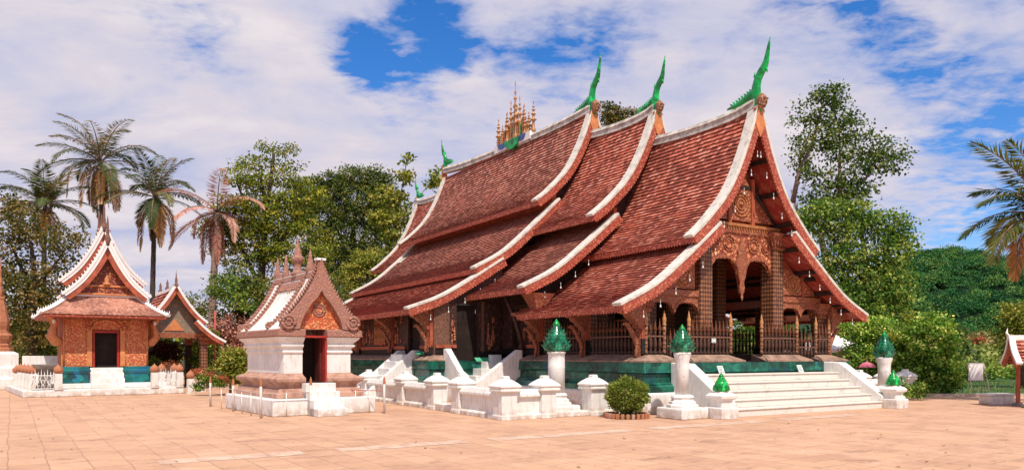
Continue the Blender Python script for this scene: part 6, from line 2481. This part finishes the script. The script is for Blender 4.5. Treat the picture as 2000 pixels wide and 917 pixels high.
pts = []
for i in range(2300):
    x, y = NR.uniform(130, 330), NR.uniform(292, 402)
    if x / y < .47:
        continue
    pts.append((x, y, hill_h(x, y), NR.choice([NR.uniform(.5, .9), NR.uniform(.6, 1.1), NR.uniform(.9, 2.0)])))
for x, s in ((211, 2.0), (217, 1.8), (205, 1.3), (224, 1.4), (238, 1.5), (262, 1.2), (286, 1.3), (300, 1.2), (254, 1.4)):
    pts.append((x, 395, hill_h(x, 395) + 1.0, s))
forest('hill_forest', 'leaf_hill', pts, 3.2, .62, 190, 'dense green forest covering the hill on the right')
pts = []
for i in range(120):
    d = NR.uniform(120, 170)
    px = NR.uniform(1790, 2080)
    p = at(px, 662 + NR.uniform(-14, 18) + (8 if px > 1950 else 0), d)
    pts.append((p.x, p.y, max(-1, p.z - 3), NR.uniform(.7, 1.3)))
forest('brown_wood', 'leaf_brown', pts, 2.8, .7, 90, 'brownish dry wood at the foot of the hill')
pts = []
for i in range(85):
    d = NR.uniform(50, 100)
    px = NR.uniform(1830, 2100)
    py = NR.uniform(690, 745) - (d - 50) * .5
    p = at(px, py, d)
    pts.append((p.x, p.y, max(-2.2, p.z - 1.2), NR.uniform(.6, 1.4)))
forest('far_wood', 'leaf_hillpale', pts, 1.4, .3, 130, 'pale green distant trees between the bush and the kiosk')
pts = []
for i in range(60):
    d = NR.uniform(44, 62)
    px = NR.uniform(1830, 2100)
    p = at(px, NR.uniform(720, 752), d)
    pts.append((p.x, p.y, max(-.8, p.z - .6), NR.uniform(.5, 1.1)))
forest('lawn_edge_wood', 'leaf_right', pts, 1.0, .24, 130, 'bright shrubbery along the far edge of the lawn')
pts = []
for i in range(90):
    px = NR.uniform(-120, 700)
    d = NR.uniform(62, 85)
    p = at(px, NR.uniform(650, 705), d)
    pts.append((p.x, p.y, max(0, p.z - 1.5), NR.uniform(.8, 1.5)))
forest('far_wood', 'leaf_mid', pts, 2.2, .5, 100, 'distant green trees low behind the chapel and the shrine')
pts = []
for i in range(45):
    px = NR.uniform(1640, 1830)
    d = NR.uniform(44, 56)
    p = at(px, NR.uniform(640, 700), d)
    pts.append((p.x, p.y, max(0, p.z - 1.5), NR.uniform(.8, 1.4)))
forest('far_wood', 'leaf_dark', pts, 1.8, .35, 110, 'dark undergrowth behind the bushes right of the temple')
# short grass at the lawn edge
n = 5000
gx, gy = NR.uniform(15, 40, n), NR.uniform(29.2, 44, n)
LL = NR.uniform(.06, .16, n)
tagit(leafmesh('lawn_grass', np.stack([gx, gy, np.full(n, .0)], 1), NR.normal(size=(n, 3)) * .4 + np.array([0, 0, 1]), NR.normal(size=(n, 3)), LL, LL * .12, np.stack([NR.random(n), NR.random(n)], 1), M['leaf_right']), 'short green grass on the lawn beyond the paving', 'grass', None, 'stuff')

# dry leaves and grit blown over the paving
n = 420
gx, gy = NR.uniform(-14, 16, n), 9.5 + 18 * NR.random(n)
keep = (gy < 17.5) | (gx < -9)
gx, gy = gx[keep], gy[keep]
n = len(gx)
LL = NR.uniform(.025, .085, n)
tagit(leafmesh('fallen_leaves', np.stack([gx, gy, np.full(n, .012)], 1), NR.normal(size=(n, 3)) * np.array([1, 1, .12]), NR.normal(size=(n, 3)) * .25 + np.array([0, 0, 1]), LL, LL * .3, np.stack([NR.random(n), NR.random(n)], 1), M['leaf_brown']), 'small dry leaves scattered over the peach paving', 'leaves', None, 'stuff')
